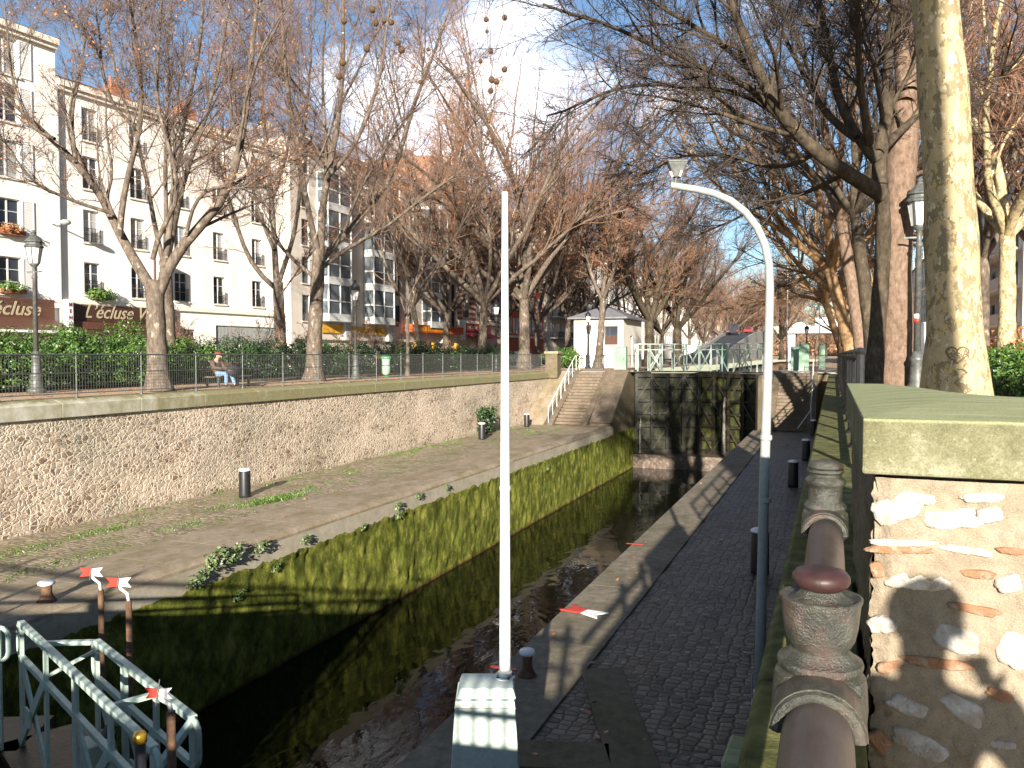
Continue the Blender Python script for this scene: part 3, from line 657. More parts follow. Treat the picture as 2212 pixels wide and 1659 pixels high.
# water spilling through the far gate
rng = random.Random(4)
for (x, z0, w, lab) in ((-6.25, -1.5, .17, 'broad white leak of water falling down the far lock gate'), (-11.3, -2.9, .10, 'thin trickle of water at the left side of the far lock gate')):
    m = MB(); y0 = 52.45 if x > -8 else 51.75
    def sh(u, v, x=x, z0=z0, w=w, y0=y0):
        z = z0+(ZW+.9-z0)*v; ww = w*(.5+.7*v)*(1+.25*mnoise.noise((v*8, x, 0)))
        return (x+(u-.5)*ww+.05*mnoise.noise((v*3, x, 2)), y0-.10-.25*v-.08*math.sin(math.pi*u)+.02*mnoise.noise((u*9, v*30, x)), z)
    m.grid(sh, 8, 40); o = m.build('water_leak', MT['foam'], smooth=True, fix=False); tag(o, lab, 'water leak')
    s2 = o.modifiers.new('thick', 'SOLIDIFY'); s2.thickness = .03
# ------------------------------------------------------------------ near cast-iron railing and stone pillar
def iron_post(root, x, y, base, top, seed=0, worn=False):
    m = MB(); Z = lambda h: CAMZ-h
    prof = [(.075, base), (.075, base+.05), (.055, base+.08), (.05, Z(.64)-.02), (.062, Z(.64)), (.076, Z(.625)), (.078, Z(.60)), (.076, Z(.560)), (.073, Z(.545)), (.064, Z(.538)), (.069, Z(.532)), (.0705, Z(.526)), (.069, Z(.520)), (.060, Z(.516)), (.052, Z(.508)), (.0465, Z(.502)), (.049, Z(.496)), (.056, Z(.484)), (.0605, Z(.464)), (.063, Z(.440)), (.0645, Z(.424)), (.0675, Z(.416)), (.0680, Z(.4125)), (.064, Z(.411)), (.054, Z(.4165)), (.042, Z(.4130)), (.034, Z(.405)), (.032, Z(.398))]
    if worn: prof = prof[:13] + [(.056, Z(.505)), (.055, Z(.46)), (.060, Z(.452)), (.0665, Z(.444)), (.0675, Z(.434)), (.060, Z(.426)), (.052, Z(.420)), (.053, Z(.412)), (.060, Z(.406)), (.0605, Z(.396))]
    m.lathe((x, y, 0), prof, 36); p = m.build('post', MT['iron'], root, smooth=True, sharp=38)
    m = MB()
    if not worn: m.lathe((x, y, 0), [(.034, Z(.3995)), (.043, Z(.394)), (.0475, Z(.386)), (.047, Z(.377)), (.041, Z(.369)), (.025, Z(.3645)), (.002, Z(.363))], 24)
    else: m.lathe((x, y, 0), [(.056, Z(.3955)), (.058, Z(.386)), (.052, Z(.374)), (.036, Z(.366)), (.015, Z(.362)), (.002, Z(.3615))], 24)
    m.build('finial', MT['knob'] if not worn else MT['iron'], p, smooth=True)
    # saddle gripping the pipe on the near side
    m = MB(); pts = []
    for k in range(13):
        a = math.pi*k/12; pts.append((x+.062*math.cos(a), y-.13, Z(.600)+.060*math.sin(a)))
    m.tube(pts, .011, 8)
    for sg in (1, -1):
        for k in range(12):
            a0, a1 = math.pi*k/12, math.pi*(k+1)/12
            pa = [(x+r_*math.cos(a), y-(.13 if sg > 0 else -.11), Z(.600)+r_*math.sin(a)) for r_, a in ((.0565, a0), (.074, a0), (.074, a1), (.0565, a1))]
            m.prism(pa, (0, .10*sg, 0))
    m.build('pipe_collar', MT['iron'], p, smooth=False)
root = thing('iron_railing', 'weathered cast iron posts carrying a thick rusty pipe rail beside the stone pillar', 'railing', (0, 1.5, .006))
iron_post(root, -.015, 1.50, .006, 0)
iron_post(root, -.020, 3.06, .006, 1, worn=True)
m = MB(); m.tube([(-.016, y, CAMZ-.598) for y in np.linspace(-.9, 3.02, 18)], .054, 24); m.build('pipe_rail', MT['pipe'], root, smooth=True)
m = MB(); m.tube([(-.016, y, CAMZ-.88) for y in np.linspace(-.9, 3.02, 4)], .045, 16); m.build('pipe_rail', MT['pipe'], root, smooth=True)

# parapet of the bridge right below the camera
root = thing('bridge_railing', 'pipe railing along the edge of the road bridge, casting its shadow on the canal', 'railing', (-8, -.95, -.07))
m = MB(); m.tube([(x, -.95, CAMZ-.60) for x in np.linspace(-26, -.12, 6)], .05, 12); m.build('pipe_rail', MT['pipe'], root, smooth=True)
m = MB(); m.tube([(x, -.95, CAMZ-.90) for x in np.linspace(-26, -.12, 6)], .04, 12); m.build('pipe_rail', MT['pipe'], root, smooth=True)
for i in range(19):
    m = MB(); x = -.25-i*1.4; m.lathe((x, -.95, 0), [(.06, -.07), (.05, .0), (.045, .5), (.06, .56), (.06, .62), (.04, .64), (.05, .68), (.02, .72)], 12); m.build('post', MT['iron'], root, smooth=True)
for i in range(48):
    m = MB(); x = -.55-i*.13; m.tube([(x, -.95, -.07), (x, -.95, .50)], .020, 8); m.build('baluster', MT['iron'], root)

# stone pillar with mossy cap
PX, PY, ZC = .128, 2.92, CAMZ-.20
root = thing('stone_pillar', 'rough mortared stone pillar with a thick mossy cap at right edge', 'pillar', (PX, PY, ZC-.20))
plan = [(.09, 2.865), (1.75, 2.865), (1.75, 3.55), (1.15, 4.0), (.72, 4.6), (.42, 5.5), (.32, 6.35), (.09, 6.35)]
m = MB(); n = len(plan); cx, cy = .55, 3.9
vs = [(x, y, ZC-.182) for x, y in plan] + [(x, y, ZC-.004) for x, y in plan]
m._add(vs, [tuple(range(n))[::-1]] + [(i, (i+1) % n, n+(i+1) % n, n+i) for i in range(n)])
# gently domed top as a fan of rings
ring = [(x, y) for x, y in plan]
prev = n; base = len(m.v)
for k in range(1, 6):
    f = k/5; rr = [(cx+(x-cx)*(1-f*.97), cy+(y-cy)*(1-f*.97), ZC-.004+.030*math.sin(f*math.pi/2)) for x, y in ring]
    st0 = len(m.v); m.v.extend(rr); 
    for i in range(n): m.f.append((prev+i, prev+(i+1) % n, st0+(i+1) % n, st0+i)); m.mi.append(0)
    prev = st0
m.f.append(tuple(prev+i for i in range(n))); m.mi.append(0)
cap = m.build('cap', MT['cap'], root, bevel=.009)
# body: front face as a fine rough grid, sides rough too
def body_pt(x, y, z, ax):
    v = .012*mnoise.noise((x*9, y*9, z*9))+.006*mnoise.noise((x*30, y*30, z*30))+.016*mnoise.noise((x*3, y*3, z*4+5))
    return (x, y-v, z) if ax == 'y' else (x+v, y, z)
m = MB()
m.grid(lambda u, v: body_pt(PX+1.55*u+(.022*mnoise.noise((3, v*14, 1))+.010*mnoise.noise((3, v*50, 1)))*max(0, 1-u*12), PY+.02*max(0, 1-u*30), -.42+(ZC-.197+.42)*v, 'y'), 300, 200)
m.build('front_face', MT['mortar'], root, smooth=True, fix=False)
m = MB()
m.grid(lambda u, v: body_pt(PX+.0, PY+3.35*(1-u), -.42+(ZC-.197+.42)*v, 'x'), 160, 90)
m.build('side_face', MT['damp'], root, smooth=True, fix=False)  # unlit canal side: its shade is put into a darker stone
m = MB(); m.prism([(PX+.05, PY+.05, -.42), (1.68, PY+.05, -.42), (1.68, 3.5, -.42), (1.08, 3.95, -.42), (.65, 4.55, -.42), (.38, 6.2, -.42), (PX+.05, 6.2, -.42)], (0, 0, ZC-.186+.42)); m.build('core', MT['damp'], root)
def blob(name, mat, cx, cz, w, h, seed, proud=.012, ang=0, sharp=.35):
    rng = random.Random(seed); N = 26; m = MB(); rr = []
    for k in range(N):
        t = 2*math.pi*k/N; r = 1+sharp*mnoise.noise((math.cos(t)*1.2+seed*3, math.sin(t)*1.2, seed))+.05*rng.uniform(-1, 1)
        sq = 1/(abs(math.cos(t))**3.2+abs(math.sin(t))**3.2)**(1/3.2)
        rr.append((r*sq*math.cos(t)*w/2, r*sq*math.sin(t)*h/2))
    ca, sa = math.cos(ang), math.sin(ang); vs = []; fs = []
    for f, py in ((1.0, .012), (.95, -proud*.35), (.75, -proud*.6), (.35, -proud*.65)):
        for k, (x, z) in enumerate(rr):
            x2, z2 = x*f, z*f; xx = cx+x2*ca-z2*sa; zz = cz+x2*sa+z2*ca
            vs.append((xx, PY-.006+py-.006*mnoise.noise((xx*25, zz*25, seed)), zz))
    for j in range(3):
        for k in range(N): fs.append((j*N+k, j*N+(k+1) % N, (j+1)*N+(k+1) % N, (j+1)*N+k))
    fs.append(tuple(3*N+k for k in range(N)))
    m._add(vs, fs); m.build(name, mat, root, smooth=True)
def on_face(px, py):
    v = _ray(px, py); p = Vector((0, 0, CAMZ))+v*(PY/v.y); return p
for i, (px, py, w, h, mt, ang, nm) in enumerate([
    (1938, 1098, 118, 62, 'stone_w', .28, 'stone'), (2058, 1122, 128, 46, 'stone_w', .05, 'stone'), (2140, 1112, 60, 40, 'stone_g', .2, 'stone'), (1990, 1078, 60, 26, 'stone_w', .1, 'stone'),
    (1945, 1187, 142, 20, 'brick_o', .05, 'brick'), (1950, 1172, 150, 16, 'stone_w', .05, 'stone'), (2085, 1188, 120, 18, 'stone_w', -.12, 'stone'), (2185, 1190, 70, 16, 'brick_o', .05, 'brick'),
    (1985, 1255, 140, 46, 'stone_w', .05, 'stone'), (2110, 1240, 80, 20, 'brick_o', -.05, 'brick'), (2180, 1262, 60, 44, 'stone_g', .1, 'stone'),
    (2105, 1316, 120, 22, 'brick_o', -.10, 'brick'), (2062, 1378, 112, 62, 'stone_g', -.30, 'stone'), (2190, 1405, 80, 88, 'stone_w', -.2, 'stone'), (1905, 1350, 60, 40, 'stone_g', .2, 'stone'),  # first grey stone here is a white one, shadow put into its grey
    (2025, 1432, 150, 28, 'brick_o', .0, 'brick'), (1925, 1440, 60, 26, 'brick_o', .3, 'brick'), (2080, 1530, 110, 50, 'stone_g', -.5, 'stone'), (2160, 1500, 60, 26, 'brick_o', -.2, 'brick'),
    (1960, 1525, 90, 40, 'stone_g', -.2, 'stone'), (1990, 1610, 130, 54, 'stone_g', -.3, 'stone'), (1900, 1600, 50, 40, 'brick_o', -.6, 'brick'), (2150, 1620, 90, 60, 'stone_g', .2, 'stone'), (2120, 1075, 90, 24, 'stone_w', .02, 'stone'), (1895, 1230, 30, 40, 'brick_o', .2, 'brick')]):
    p = on_face(px, py); sc = (p-on_face(px+1, py)).length
    blob(nm, MT[mt], p.x, p.z, w*sc, h*sc, i+1, ang=ang, proud=.006 if 'brick' in nm else .009)

# ------------------------------------------------------------------ boom pole on its pale cabinet
c0 = at_z(1048, 1900, ZQ); bx, by = at_d(1049, 1500, 6.85).xy
root = thing('signal_mast', 'tall white tapered pole standing on a pale mint cabinet on the near quay', 'mast', (bx, by, ZQ))
ztop = at_d(1049, 1463, 6.95).z; zsh = at_d(1049, 1515, 6.64).z
rot = R(21.5)
m = MB(); m.frustum((bx, by), ZQ, ZQ+.42, (.31, .25), (.305, .245), rot); m.frustum((bx, by), ZQ+.422, zsh, (.298, .24), (.242, .21), rot); cab = m.build('cabinet', MT['mint_pale'], root, bevel=.012)
m = MB(); m.frustum((bx, by+.03), zsh+.002, ztop, (.244, .212), (.218, .168), rot); m.build('cabinet_top', MT['mint_pale'], root, bevel=.012)
m = MB(); m.frustum((bx, by), zsh-.062, zsh-.052, (.250, .218), (.249, .217), rot); m.build('lid_seam', MT['grey'], cab)
m = MB(); m.ball((bx-.05, by-.225, zsh-.30), .012, 8, 5); m.ball((bx-.05, by-.225, zsh-.36), .008, 8, 5); m.build('lock', MT['grey_iron'], cab)
pb = at_d(1091, 1459, 6.95); pt_ = at_d(1091, 415, 6.95)
m = MB(); N = 10; m.tube([(pb.x, pb.y, pb.z+(pt_.z-pb.z)*k/N) for k in range(N+1)], [.050-.025*k/N for k in range(N+1)], 16); pol = m.build('pole', MT['white'], root, smooth=True)
m = MB()
for zz, rr in ((pb.z+.02, .060), (pb.z+1.6, .046)): m.lathe((pb.x, pb.y, zz), [(rr*.92, -.02), (rr, -.015), (rr, .015), (rr*.92, .02)], 16)
m.build('collar', MT['white'], pol, smooth=True, sharp=40)
for k in range(4):
    a = math.pi/4+k*math.pi/2; m = MB(); m.lathe((pb.x+.07*math.cos(a), pb.y+.07*math.sin(a), ztop), [(.014, 0), (.014, .012), (.006, .016), (.006, .03)], 6); m.build('bolt', MT['grey_iron'], pol)
m = MB(); m.lathe((pb.x, pb.y, ztop), [(.085, .0), (.085, .008), (.05, .010)], 16); m.build('flange', MT['white'], pol)

# ------------------------------------------------------------------ curved-arm lamp post on the right quay
b = at_z(1640, 1562, ZQ); d0 = 9.24
root = thing('lamp_post', 'grey lamp post with a curved arm and spotlight, on the shaded quay', 'lamp post', (b.x, b.y, ZQ))
pts = [Vector((b.x, b.y, ZQ+.0))] + [at_d(px, py, d0) for px, py in ((1645, 1300), (1652, 1000), (1660, 760), (1663, 620), (1661, 570), (1652, 527), (1635, 490), (1610, 458), (1578, 433), (1540, 417), (1500, 408), (1449, 400))]
m = MB(); m.tube(pts, [.062, .058, .055, .050, .046, .045, .044, .043, .042, .041, .040, .039, .037], 14); m.build('pole', MT['grey'], root, smooth=True)
m = MB(); m.lathe((b.x, b.y, 0), [(.13, ZQ), (.13, ZQ+.02), (.09, ZQ+.03), (.085, ZQ+.35), (.066, ZQ+.37)], 14); m.build('base', MT['grey'], root, smooth=True)
for zz in (at_d(1650, 945, d0).z, at_d(1650, 1080, d0).z):
    q = at_d(1655, 940, d0); m = MB(); m.lathe((q.x, q.y, zz), [(.060, -.03), (.066, -.02), (.066, .02), (.060, .03)], 14); m.build('clamp', MT['grey'], root)
q = at_d(1458, 396, d0); 
m = MB(); m.tube([q, q+Vector((.015, 0, .07))], .016, 8); hd = m.build('bracket', MT['grey_iron'], root)
h0 = at_d(1463, 378, d0); h1 = at_d(1462, 348, d0)
m = MB(); m.frustum((h0.x, h0.y), h0.z-.03, h1.z-.02, (.04, .04), (.11, .078), .3); m.frustum((h0.x, h0.y), h1.z-.018, h1.z+.01, (.115, .082), (.10, .068), .3); m.build('lamp_head', MT['grey_iron'], root, bevel=.01)
m = MB(); m.bar((h0.x-.062, h0.y-.062, h0.z+.03), (h0.x-.04, h0.y-.06, h0.z-.03), .02); m.bar((h0.x+.062, h0.y-.062, h0.z+.03), (h0.x+.04, h0.y-.06, h0.z-.03), .02); m.build('yoke', MT['white'], root)
q = at_d(1625, 1455, 9.0)
m = MB(); m.tube([(q.x, q.y, q.z-.28), (q.x, q.y, q.z+.0)], .011, 6); m.tube([(q.x, q.y, q.z), (b.x, b.y, q.z)], .008, 6); m.build('handle', MT['grey'], root)

# ------------------------------------------------------------------ bollards on the quays
def bollard(px, py, label, group, kind='post', z=ZQ, h=.78, r=.15):
    p = at_z(px, py, z)
    root = thing('bollard', label, 'bollard', p, group)
    if kind == 'post':
        m = MB(); m.lathe(p, [(r*1.02, -.05), (r, .05), (r*.97, h*.90), (r*.93, h*.93)], 20); m.build('body', MT['black'], root, smooth=True)
        m = MB(); m.lathe(p, [(r*.98, h*.93), (r*1.04, h*.945), (r*1.0, h*.985), (r*.75, h*1.015), (r*.4, h*1.03), (.004, h*1.034)], 20); m.build('cap', MT['white'], root, smooth=True)
    else:
        m = MB(); m.lathe(p, [(r*1.25, -.05), (r*1.2, .02), (r*.75, .10), (r*.62, h*.45), (r*.66, h*.76)], 20); m.build('body', MT['rust'], root, smooth=True)
        m = MB(); m.lathe(p, [(r*.66, h*.76), (r*1.0, h*.83), (r*1.06, h*.90), (r*.92, h*.97), (r*.5, h*1.0), (.004, h*1.005)], 20); m.build('cap', MT['white'], root, smooth=True)
    return root
GL, GR_ = 'mooring bollards on the left quay', 'mooring bollards on the right quay'
bollard(529, 1072, 'black bollard with a white cap, nearest one against the rubble wall', GL, h=.80, r=.165)
bollard(1041, 949, 'black bollard with a white cap in front of a dark bush', GL, h=.80, r=.17)
bollard(1138, 921, 'black bollard beside the foot of the left stone steps', GL, h=.72, r=.16)
bollard(101, 1300, 'small mushroom bollard with a white head near the left canal edge', GL, 'mush', h=.36, r=.13)
bollard(1641, 1236, 'black bollard half hidden behind the grey lamp pole', GR_, h=.82, r=.17)
bollard(1713, 1050, 'black bollard with pale cap, middle of the row on the shaded quay', GR_, h=.80, r=.16)
bollard(1741, 993, 'black bollard with pale cap, second from the right stone steps', GR_, h=.80, r=.16)
bollard(1757, 940, 'black bollard nearest the right stone steps', GR_, h=.78, r=.15)
bollard(1139, 1462, 'rusty mushroom bollard with a white head at the canal edge behind the white pole', GR_, 'mush', h=.36, r=.10)

# black post with a gilded top by the near gate
p = at_d(303, 1640, 4.5); p = Vector((p.x, p.y, ZQ))
root = thing('marker_post', 'black post with a shiny gold cap in front of the near lock gate railing', 'post', p)
zt = at_d(303, 1580, 4.5).z
m = MB(); m.lathe((p.x, p.y, 0), [(.06, ZQ), (.055, ZQ+.05), (.034, ZQ+.08), (.030, zt-.07)], 16); m.build('shaft', MT['black'], root, smooth=True)
m = MB(); m.lathe((p.x, p.y, 0), [(.030, zt-.068), (.037, zt-.06), (.037, zt-.02), (.028, zt-.004), (.012, zt+.003)], 16); m.build('cap', MT['gold'], root, smooth=True)

# mossy stone bracket under the ledge
p = at_d(1605, 1640, 4.05)
root = thing('stone_bracket', 'mossy stone bracket jutting from the shaded wall at the bottom edge', 'bracket', (WR, p.y, p.z-.4))
for k in range(4):
    m = MB(); y = p.y-.10+.13*k*.0; m.box(p.x-.10, WR-.02, p.y-.06+.11*k, p.y+.035+.11*k, p.z-.40, p.z-.015*k); m.build('corbel', MT['cap'], root, bevel=.015)
m = MB(); m.box(p.x-.02, WR-.02, p.y-.05, p.y+.36, p.z-.42, p.z-.07); m.build('core', MT['damp'], root)

# red and white fishtail vanes
def vane(px, py, d, label, w=.26, base=None, lean=(.12, .22)):
    c = at_d(px, py, d); zb = base if base is not None else -4.6
    root = thing('fishtail_vane', label, 'vane', (c.x+lean[0], c.y, zb), 'fishtail vanes by the near lock gate')
    px_, rx = Vector((c.x, c.y, c.z)), _rt
    def half(sg):
        h = w*.20; P = lambda a, b: px_+rx*a*sg+Vector((0, 0, b))
        return [P(.004, -h*.75), P(w*.5, -h), P(w*.34, 0), P(w*.5, h), P(.004, h*.75)]
    m = MB(); m.prism(half(-1), _f*.012); m.build('red_half', MT['red'], root)
    m = MB(); m.prism(half(1), _f*.012); m.build('white_half', MT['white'], root)
    e = px_+rx*lean[0]+Vector((0, 0, -lean[1]))
    m = MB(); m.tube([px_+_f*.02+Vector((0, 0, -.02)), px_+_f*.02+rx*.01+Vector((0, 0, -lean[1]*.35)), px_+_f*.02+rx*lean[0]*.85+Vector((0, 0, -lean[1]*.62)), px_+_f*.02+rx*lean[0]+Vector((0, 0, -lean[1]))], .016, 10); m.build('crook', MT['white'], root, smooth=True)
    m = MB(); m.tube([e+_f*.02+Vector((0, 0, .0)), Vector((e.x+_f.x*.02, e.y+_f.y*.02, zb))], .030, 10); m.build('shaft', MT['rust'], root, smooth=True)
    m = MB(); m.bar(px_-_f*.01+rx*.015+Vector((0, 0, .10)), px_-_f*.01-rx*.015+Vector((0, 0, -.09)), .006); m.build('pin', MT['grey_iron'], root)
vane(197, 1236, 8.9, 'red and white fishtail vane, farthest left of the three at the near gate', .25, lean=(.09, .20))
vane(256, 1258, 8.2, 'red and white fishtail vane between the other two at the near gate', .25, lean=(.09, .19))
vane(342, 1498, 5.5, 'red and white fishtail vane lowest of three, just above the mint railing', .18, lean=(.075, .13))
# fallen vane lying on the right quay edge
c = at_z(1262, 1322, ZQ+.03)
root = thing('fallen_vane', 'red and white fishtail board lying flat on the right quay edge', 'board', c)
for sg, mt, nm in ((-1, 'red', 'red_half'), (1, 'white', 'white_half')):
    A = Vector((.93, -.30, 0)); B = Vector((.30, .93, 0))
    P = lambda a, b: Vector(c)+A*a*sg+B*b
    m = MB(); m.prism([P(.005, -.10), P(.36, -.17), P(.25, 0), P(.36, .17), P(.005, .10)], (0, 0, .02)); m.build(nm, MT[mt], root)
for i, (px, py) in enumerate(((1379, 1176), (1100, 1445))):
    c = at_z(px, py, ZQ+.02); m = MB(); m.prism([c+Vector((-.26, -.03, 0)), c+Vector((.10, -.03, 0)), c+Vector((.10, .03, 0)), c+Vector((-.26, .03, 0))], (0, 0, .006))
    tag(m.build('painted_mark', MT['red']), kind='structure')

# ------------------------------------------------------------------ Paris-style lamp posts
def street_lamp(x, y, z, H, label, mt='grey_iron', dark=False, group='old lamp posts along the promenades'):
    root = thing('street_lamp', label, 'street lamp', (x, y, z), group); k = H/4.4
    P = lambda l: [(r*k, h*k) for r, h in l]
    m = MB(); m.lathe((x, y, z), P([(.24, 0), (.24, .10), (.20, .13), (.17, .16), (.15, .42), (.165, .46), (.165, .50), (.13, .56), (.115, .95), (.13, .98), (.13, 1.02), (.10, 1.06), (.072, 1.15)]), 18); m.build('base', MT[mt], root, smooth=True)
    m = MB(); m.lathe((x, y, z), P([(.066, 1.15), (.052, 3.1), (.075, 3.13), (.075, 3.17), (.05, 3.20), (.045, 3.42), (.11, 3.48), (.12, 3.52)]), 16); m.build('shaft', MT[mt], root, smooth=True)
    m = MB(); m.bar((x-.26*k, y, z+3.30*k), (x+.26*k, y, z+3.30*k), .03*k); m.build('ladder_bar', MT[mt], root)
    lan = MB(); lan.lathe((x, y, z), P([(.125, 3.525), (.20, 3.95)]), 6); lg = lan.build('lantern', MT['lampw'], root)
    m = MB()
    for q in range(6):
        a = q*math.pi/3; m.bar((x+.13*k*math.cos(a), y+.13*k*math.sin(a), z+3.52*k), (x+.207*k*math.cos(a), y+.207*k*math.sin(a), z+3.96*k), .020*k)
    m.build('glazing_bar', MT[mt], lg)
    m = MB(); m.lathe((x, y, z), P([(.24, 3.955), (.245, 3.99), (.21, 4.03), (.20, 4.08), (.235, 4.10), (.225, 4.13), (.12, 4.24), (.06, 4.30), (.05, 4.33), (.07, 4.36), (.045, 4.40), (.01, 4.43)]), 12); m.build('hood', MT[mt], root, smooth=False)
    return root
def lamp_at(px, d, H, label, **k):
    p = at_d(px, 766, d); return street_lamp(p.x, p.y, 0.0, H, label, **k)
lamp_at(78, 23.6, 4.6, 'old street lamp in front of the awnings and green bushes, leftmost')
lamp_at(768, 37, 4.4, 'old street lamp between the thick tree trunk and the glass bay building')
lamp_at(1072, 53, 4.6, 'dark street lamp just left of the white pole', mt='black')
lamp_at(1270, 66, 4.6, 'slim street lamp standing in front of the white lock house', mt='black')
lamp_at(1742, 58, 3.2, 'slim lamp standing behind the right lock abutment', mt='black')
r = lamp_at(1981, 15.9, 4.45, 'old street lamp with a white and red sticker between two thick trunks', mt='grey_iron')
p = at_d(1981, 688, 15.9)
m = MB(); m.lathe((p.x, p.y, p.z), [(.0625, 0), (.0625, .085)], 14); m.build('white_sticker', MT['white'], r, smooth=True)
m = MB(); m.lathe((p.x, p.y, p.z), [(.0628, -.075), (.0628, -.002)], 14); m.build('red_sticker', MT['red'], r, smooth=True)
# flag pole far behind the gate
def mast(px, d, y0, label, r=.05, mt='white'):
    p = at_d(px, y0, d); m = MB(); m.tube([(p.x, p.y, 0), (p.x, p.y, p.z)], [r, r*.6], 10)
    root = thing('flag_pole', label, 'pole', (p.x, p.y, 0)); m.build('shaft', MT[mt], root, smooth=True)
    m = MB(); m.ball((p.x, p.y, p.z+.03), r*1.2, 8, 6); m.build('knob', MT[mt], root)
    m = MB(); m.lathe((p.x, p.y, 0), [(r*2.4, 0), (r*2.2, .06), (r*1.2, .10)], 10); m.build('foot', MT['grey_iron'], root)
mast(1702, 62, 575, 'thin white pole rising behind the curved lamp post', .055)
mast(1771, 75, 650, 'thin grey pole against the pale sky beyond the right steps', .06, 'grey_iron')
mast(1812, 60, 640, 'thin dark pole by the dark signal post beyond the right steps', .05, 'black')
# ------------------------------------------------------------------ fences
def fence(name, label, pts, H, mat, step=2.0, zb=0.0, mesh=.085, group=None, rails=(0.12, .62), pr=.022, rw=.022, bw=.0065):
    """pts: list of (x, y); posts every step, wire mesh infill per bay"""
    root = thing(name, label, 'fence', (pts[0][0], pts[0][1], zb), group)
    for (a, b) in zip(pts, pts[1:]):
        a, b = Vector((*a, zb)), Vector((*b, zb)); L = (b-a).length; n = max(1, round(L/step)); d = (b-a)/n
        for i in range(n+1):
            p = a+d*i; m = MB(); m.lathe(p, [(pr*1.6, 0), (pr*1.5, .05), (pr, .07), (pr, H-.02), (pr*1.4, H+.01), (pr*.9, H+.04), (.004, H+.05)], 8); m.build('post', mat, root)
        m = MB(); m.tube([a+Vector((0, 0, H-.03)), b+Vector((0, 0, H-.03))], .020 if mesh else .04, 8); m.build('top_rail', mat, root)
        for z in rails:
            m = MB(); m.bar(a+Vector((0, 0, z)), b+Vector((0, 0, z)), rw); m.build('rail', mat, root)
        for i in range(n if mesh else 0):
            m = MB(); p, q = a+d*i, a+d*(i+1); k = int((q-p).length/mesh)
            for j in range(1, k):
                c = p.lerp(q, j/k); m.bar(c+Vector((0, 0, .12)), c+Vector((0, 0, H-.03)), bw)
            kz = int((H-.15)/mesh)
            for j in range(1, kz):
                z = .12+(H-.15)*j/kz; m.bar(p+Vector((0, 0, z)), q+Vector((0, 0, z)), .0065)
            m.build('wire_mesh', mat, root)
    return root
fence('wire_fence', 'long dark wire mesh fence along the left promenade above the rubble wall', [(WL-.33, 9.0), (WL-.33, 50.2)], 1.10, MT['grey_iron'], 2.1, .03)
fence('wire_fence', 'short black fence in front of the white lock house', [(-16.9, 58.6), (-12.9, 58.6)], 1.05, MT['black'], 1.3, .0, .13, pr=.035, bw=.022)
fence('iron_fence', 'black fence along the right promenade, seen nearly edge-on behind the pillar', [(.24, 8.6), (.24, 46)], 1.12, MT['black'], 2.0, .0, None, rails=(.12, .62), pr=.04, rw=.05)
fence('iron_fence', 'black fence on the far right abutment beyond the narrow steps', [(-1.0, 53.2), (.3, 53.2)], 1.05, MT['black'], 1.3, .03, .11)
# square stone pier by the left steps
p = at_d(1195, 800, 53.5)
root = thing('stone_pier', 'small square stone pier at the end of the left fence', 'pier', (p.x, p.y, 0))
m = MB(); m.frustum((p.x, p.y), -.4, 1.15, (.42, .42), (.40, .40)); m.build('shaft', MT['damp'], root, bevel=.02)
m = MB(); m.frustum((p.x, p.y), 1.152, 1.32, (.48, .48), (.46, .46)); m.build('cap', MT['slab_l'], root, bevel=.03)
# pale handrail down the left steps
root = thing('handrail', 'thin white handrail running down beside the left stone steps', 'handrail', (-15.55, 46.3, ZQ))
top = [(-15.55, 45.9, ZQ), (-15.55, 46.3, ZQ+.02), (-15.55, 51.4, .02), (-15.55, 52.6, .02)]
def rz(y): return ZQ+.1+max(0, min(1, (y-46.0)/5.4))*3.0
m = MB(); m.tube([(-15.55, y, rz(y)+.92) for y in np.linspace(46.0, 52.4, 14)], .022, 8); m.build('rail', MT['white'], root, smooth=True)
for i in range(9):
    y = 46.0+6.4*i/8; m = MB(); m.tube([(-15.55, y, rz(y)-.1), (-15.55, y, rz(y)+.92)], .016, 6); m.build('post', MT['white'], root)
root = thing('handrail', 'bent white handrail beside the narrow right stone steps', 'handrail', (-.95, 46.3, ZQ))
m = MB(); m.tube([(-1.7, 45.6, ZQ+.25)] + [(-1.08, y, rz(y)+.85) for y in np.linspace(46.4, 51.6, 10)], .020, 8); m.build('rail', MT['white'], root, smooth=True)
for y in (47, 49.4, 51.6):
    m = MB(); m.tube([(-1.08, y, rz(y)-.2), (-1.08, y, rz(y)+.85)], .016, 6); m.build('post', MT['white'], root)

# green machinery cabinets by the far gate
def cabinet(px, d, py_top, wpx, label, depth=.5, group='green gate machinery cabinets', z=.03):
    p = at_d(px, py_top, d); w = wpx/FPX*d
    root = thing('machinery_cabinet', label, 'cabinet', (p.x, p.y, z), group)
    m = MB(); m.frustum((p.x, p.y), z, z+.08, (w/2+.03, depth/2+.03), (w/2+.03, depth/2+.03)); m.build('plinth', MT['pave'], root)
    m = MB(); m.frustum((p.x, p.y), z+.082, p.z-.06, (w/2, depth/2), (w/2*.97, depth/2*.97)); m.build('body', MT['mint_dk'], root, bevel=.03)
    m = MB(); m.frustum((p.x, p.y), p.z-.058, p.z, (w/2*1.03, depth/2*1.03), (w/2*.8, depth/2*.7)); m.build('lid', MT['mint_dk'], root, bevel=.02)
    m = MB(); m.box(p.x+w*.30, p.x+w*.34, p.y-depth/2-.03, p.y-depth/2-.002, z+.7, z+.9); m.build('handle', MT['grey_iron'], root)
cabinet(1341, 53.6, 748, 27, 'tall green cabinet left of the far lock gate railing')
cabinet(1564, 56.5, 744, 16, 'narrow green cabinet in the middle of the far lock gate', z=-.2)
cabinet(1737, 52.9, 743, 21, 'tall pale green cabinet right of the thin white pole')
cabinet(1718, 54.5, 748, 18, 'dark green cabinet close behind the pale green one')
cabinet(1776, 60, 742, 13, 'small green box in front of the far canal basin')
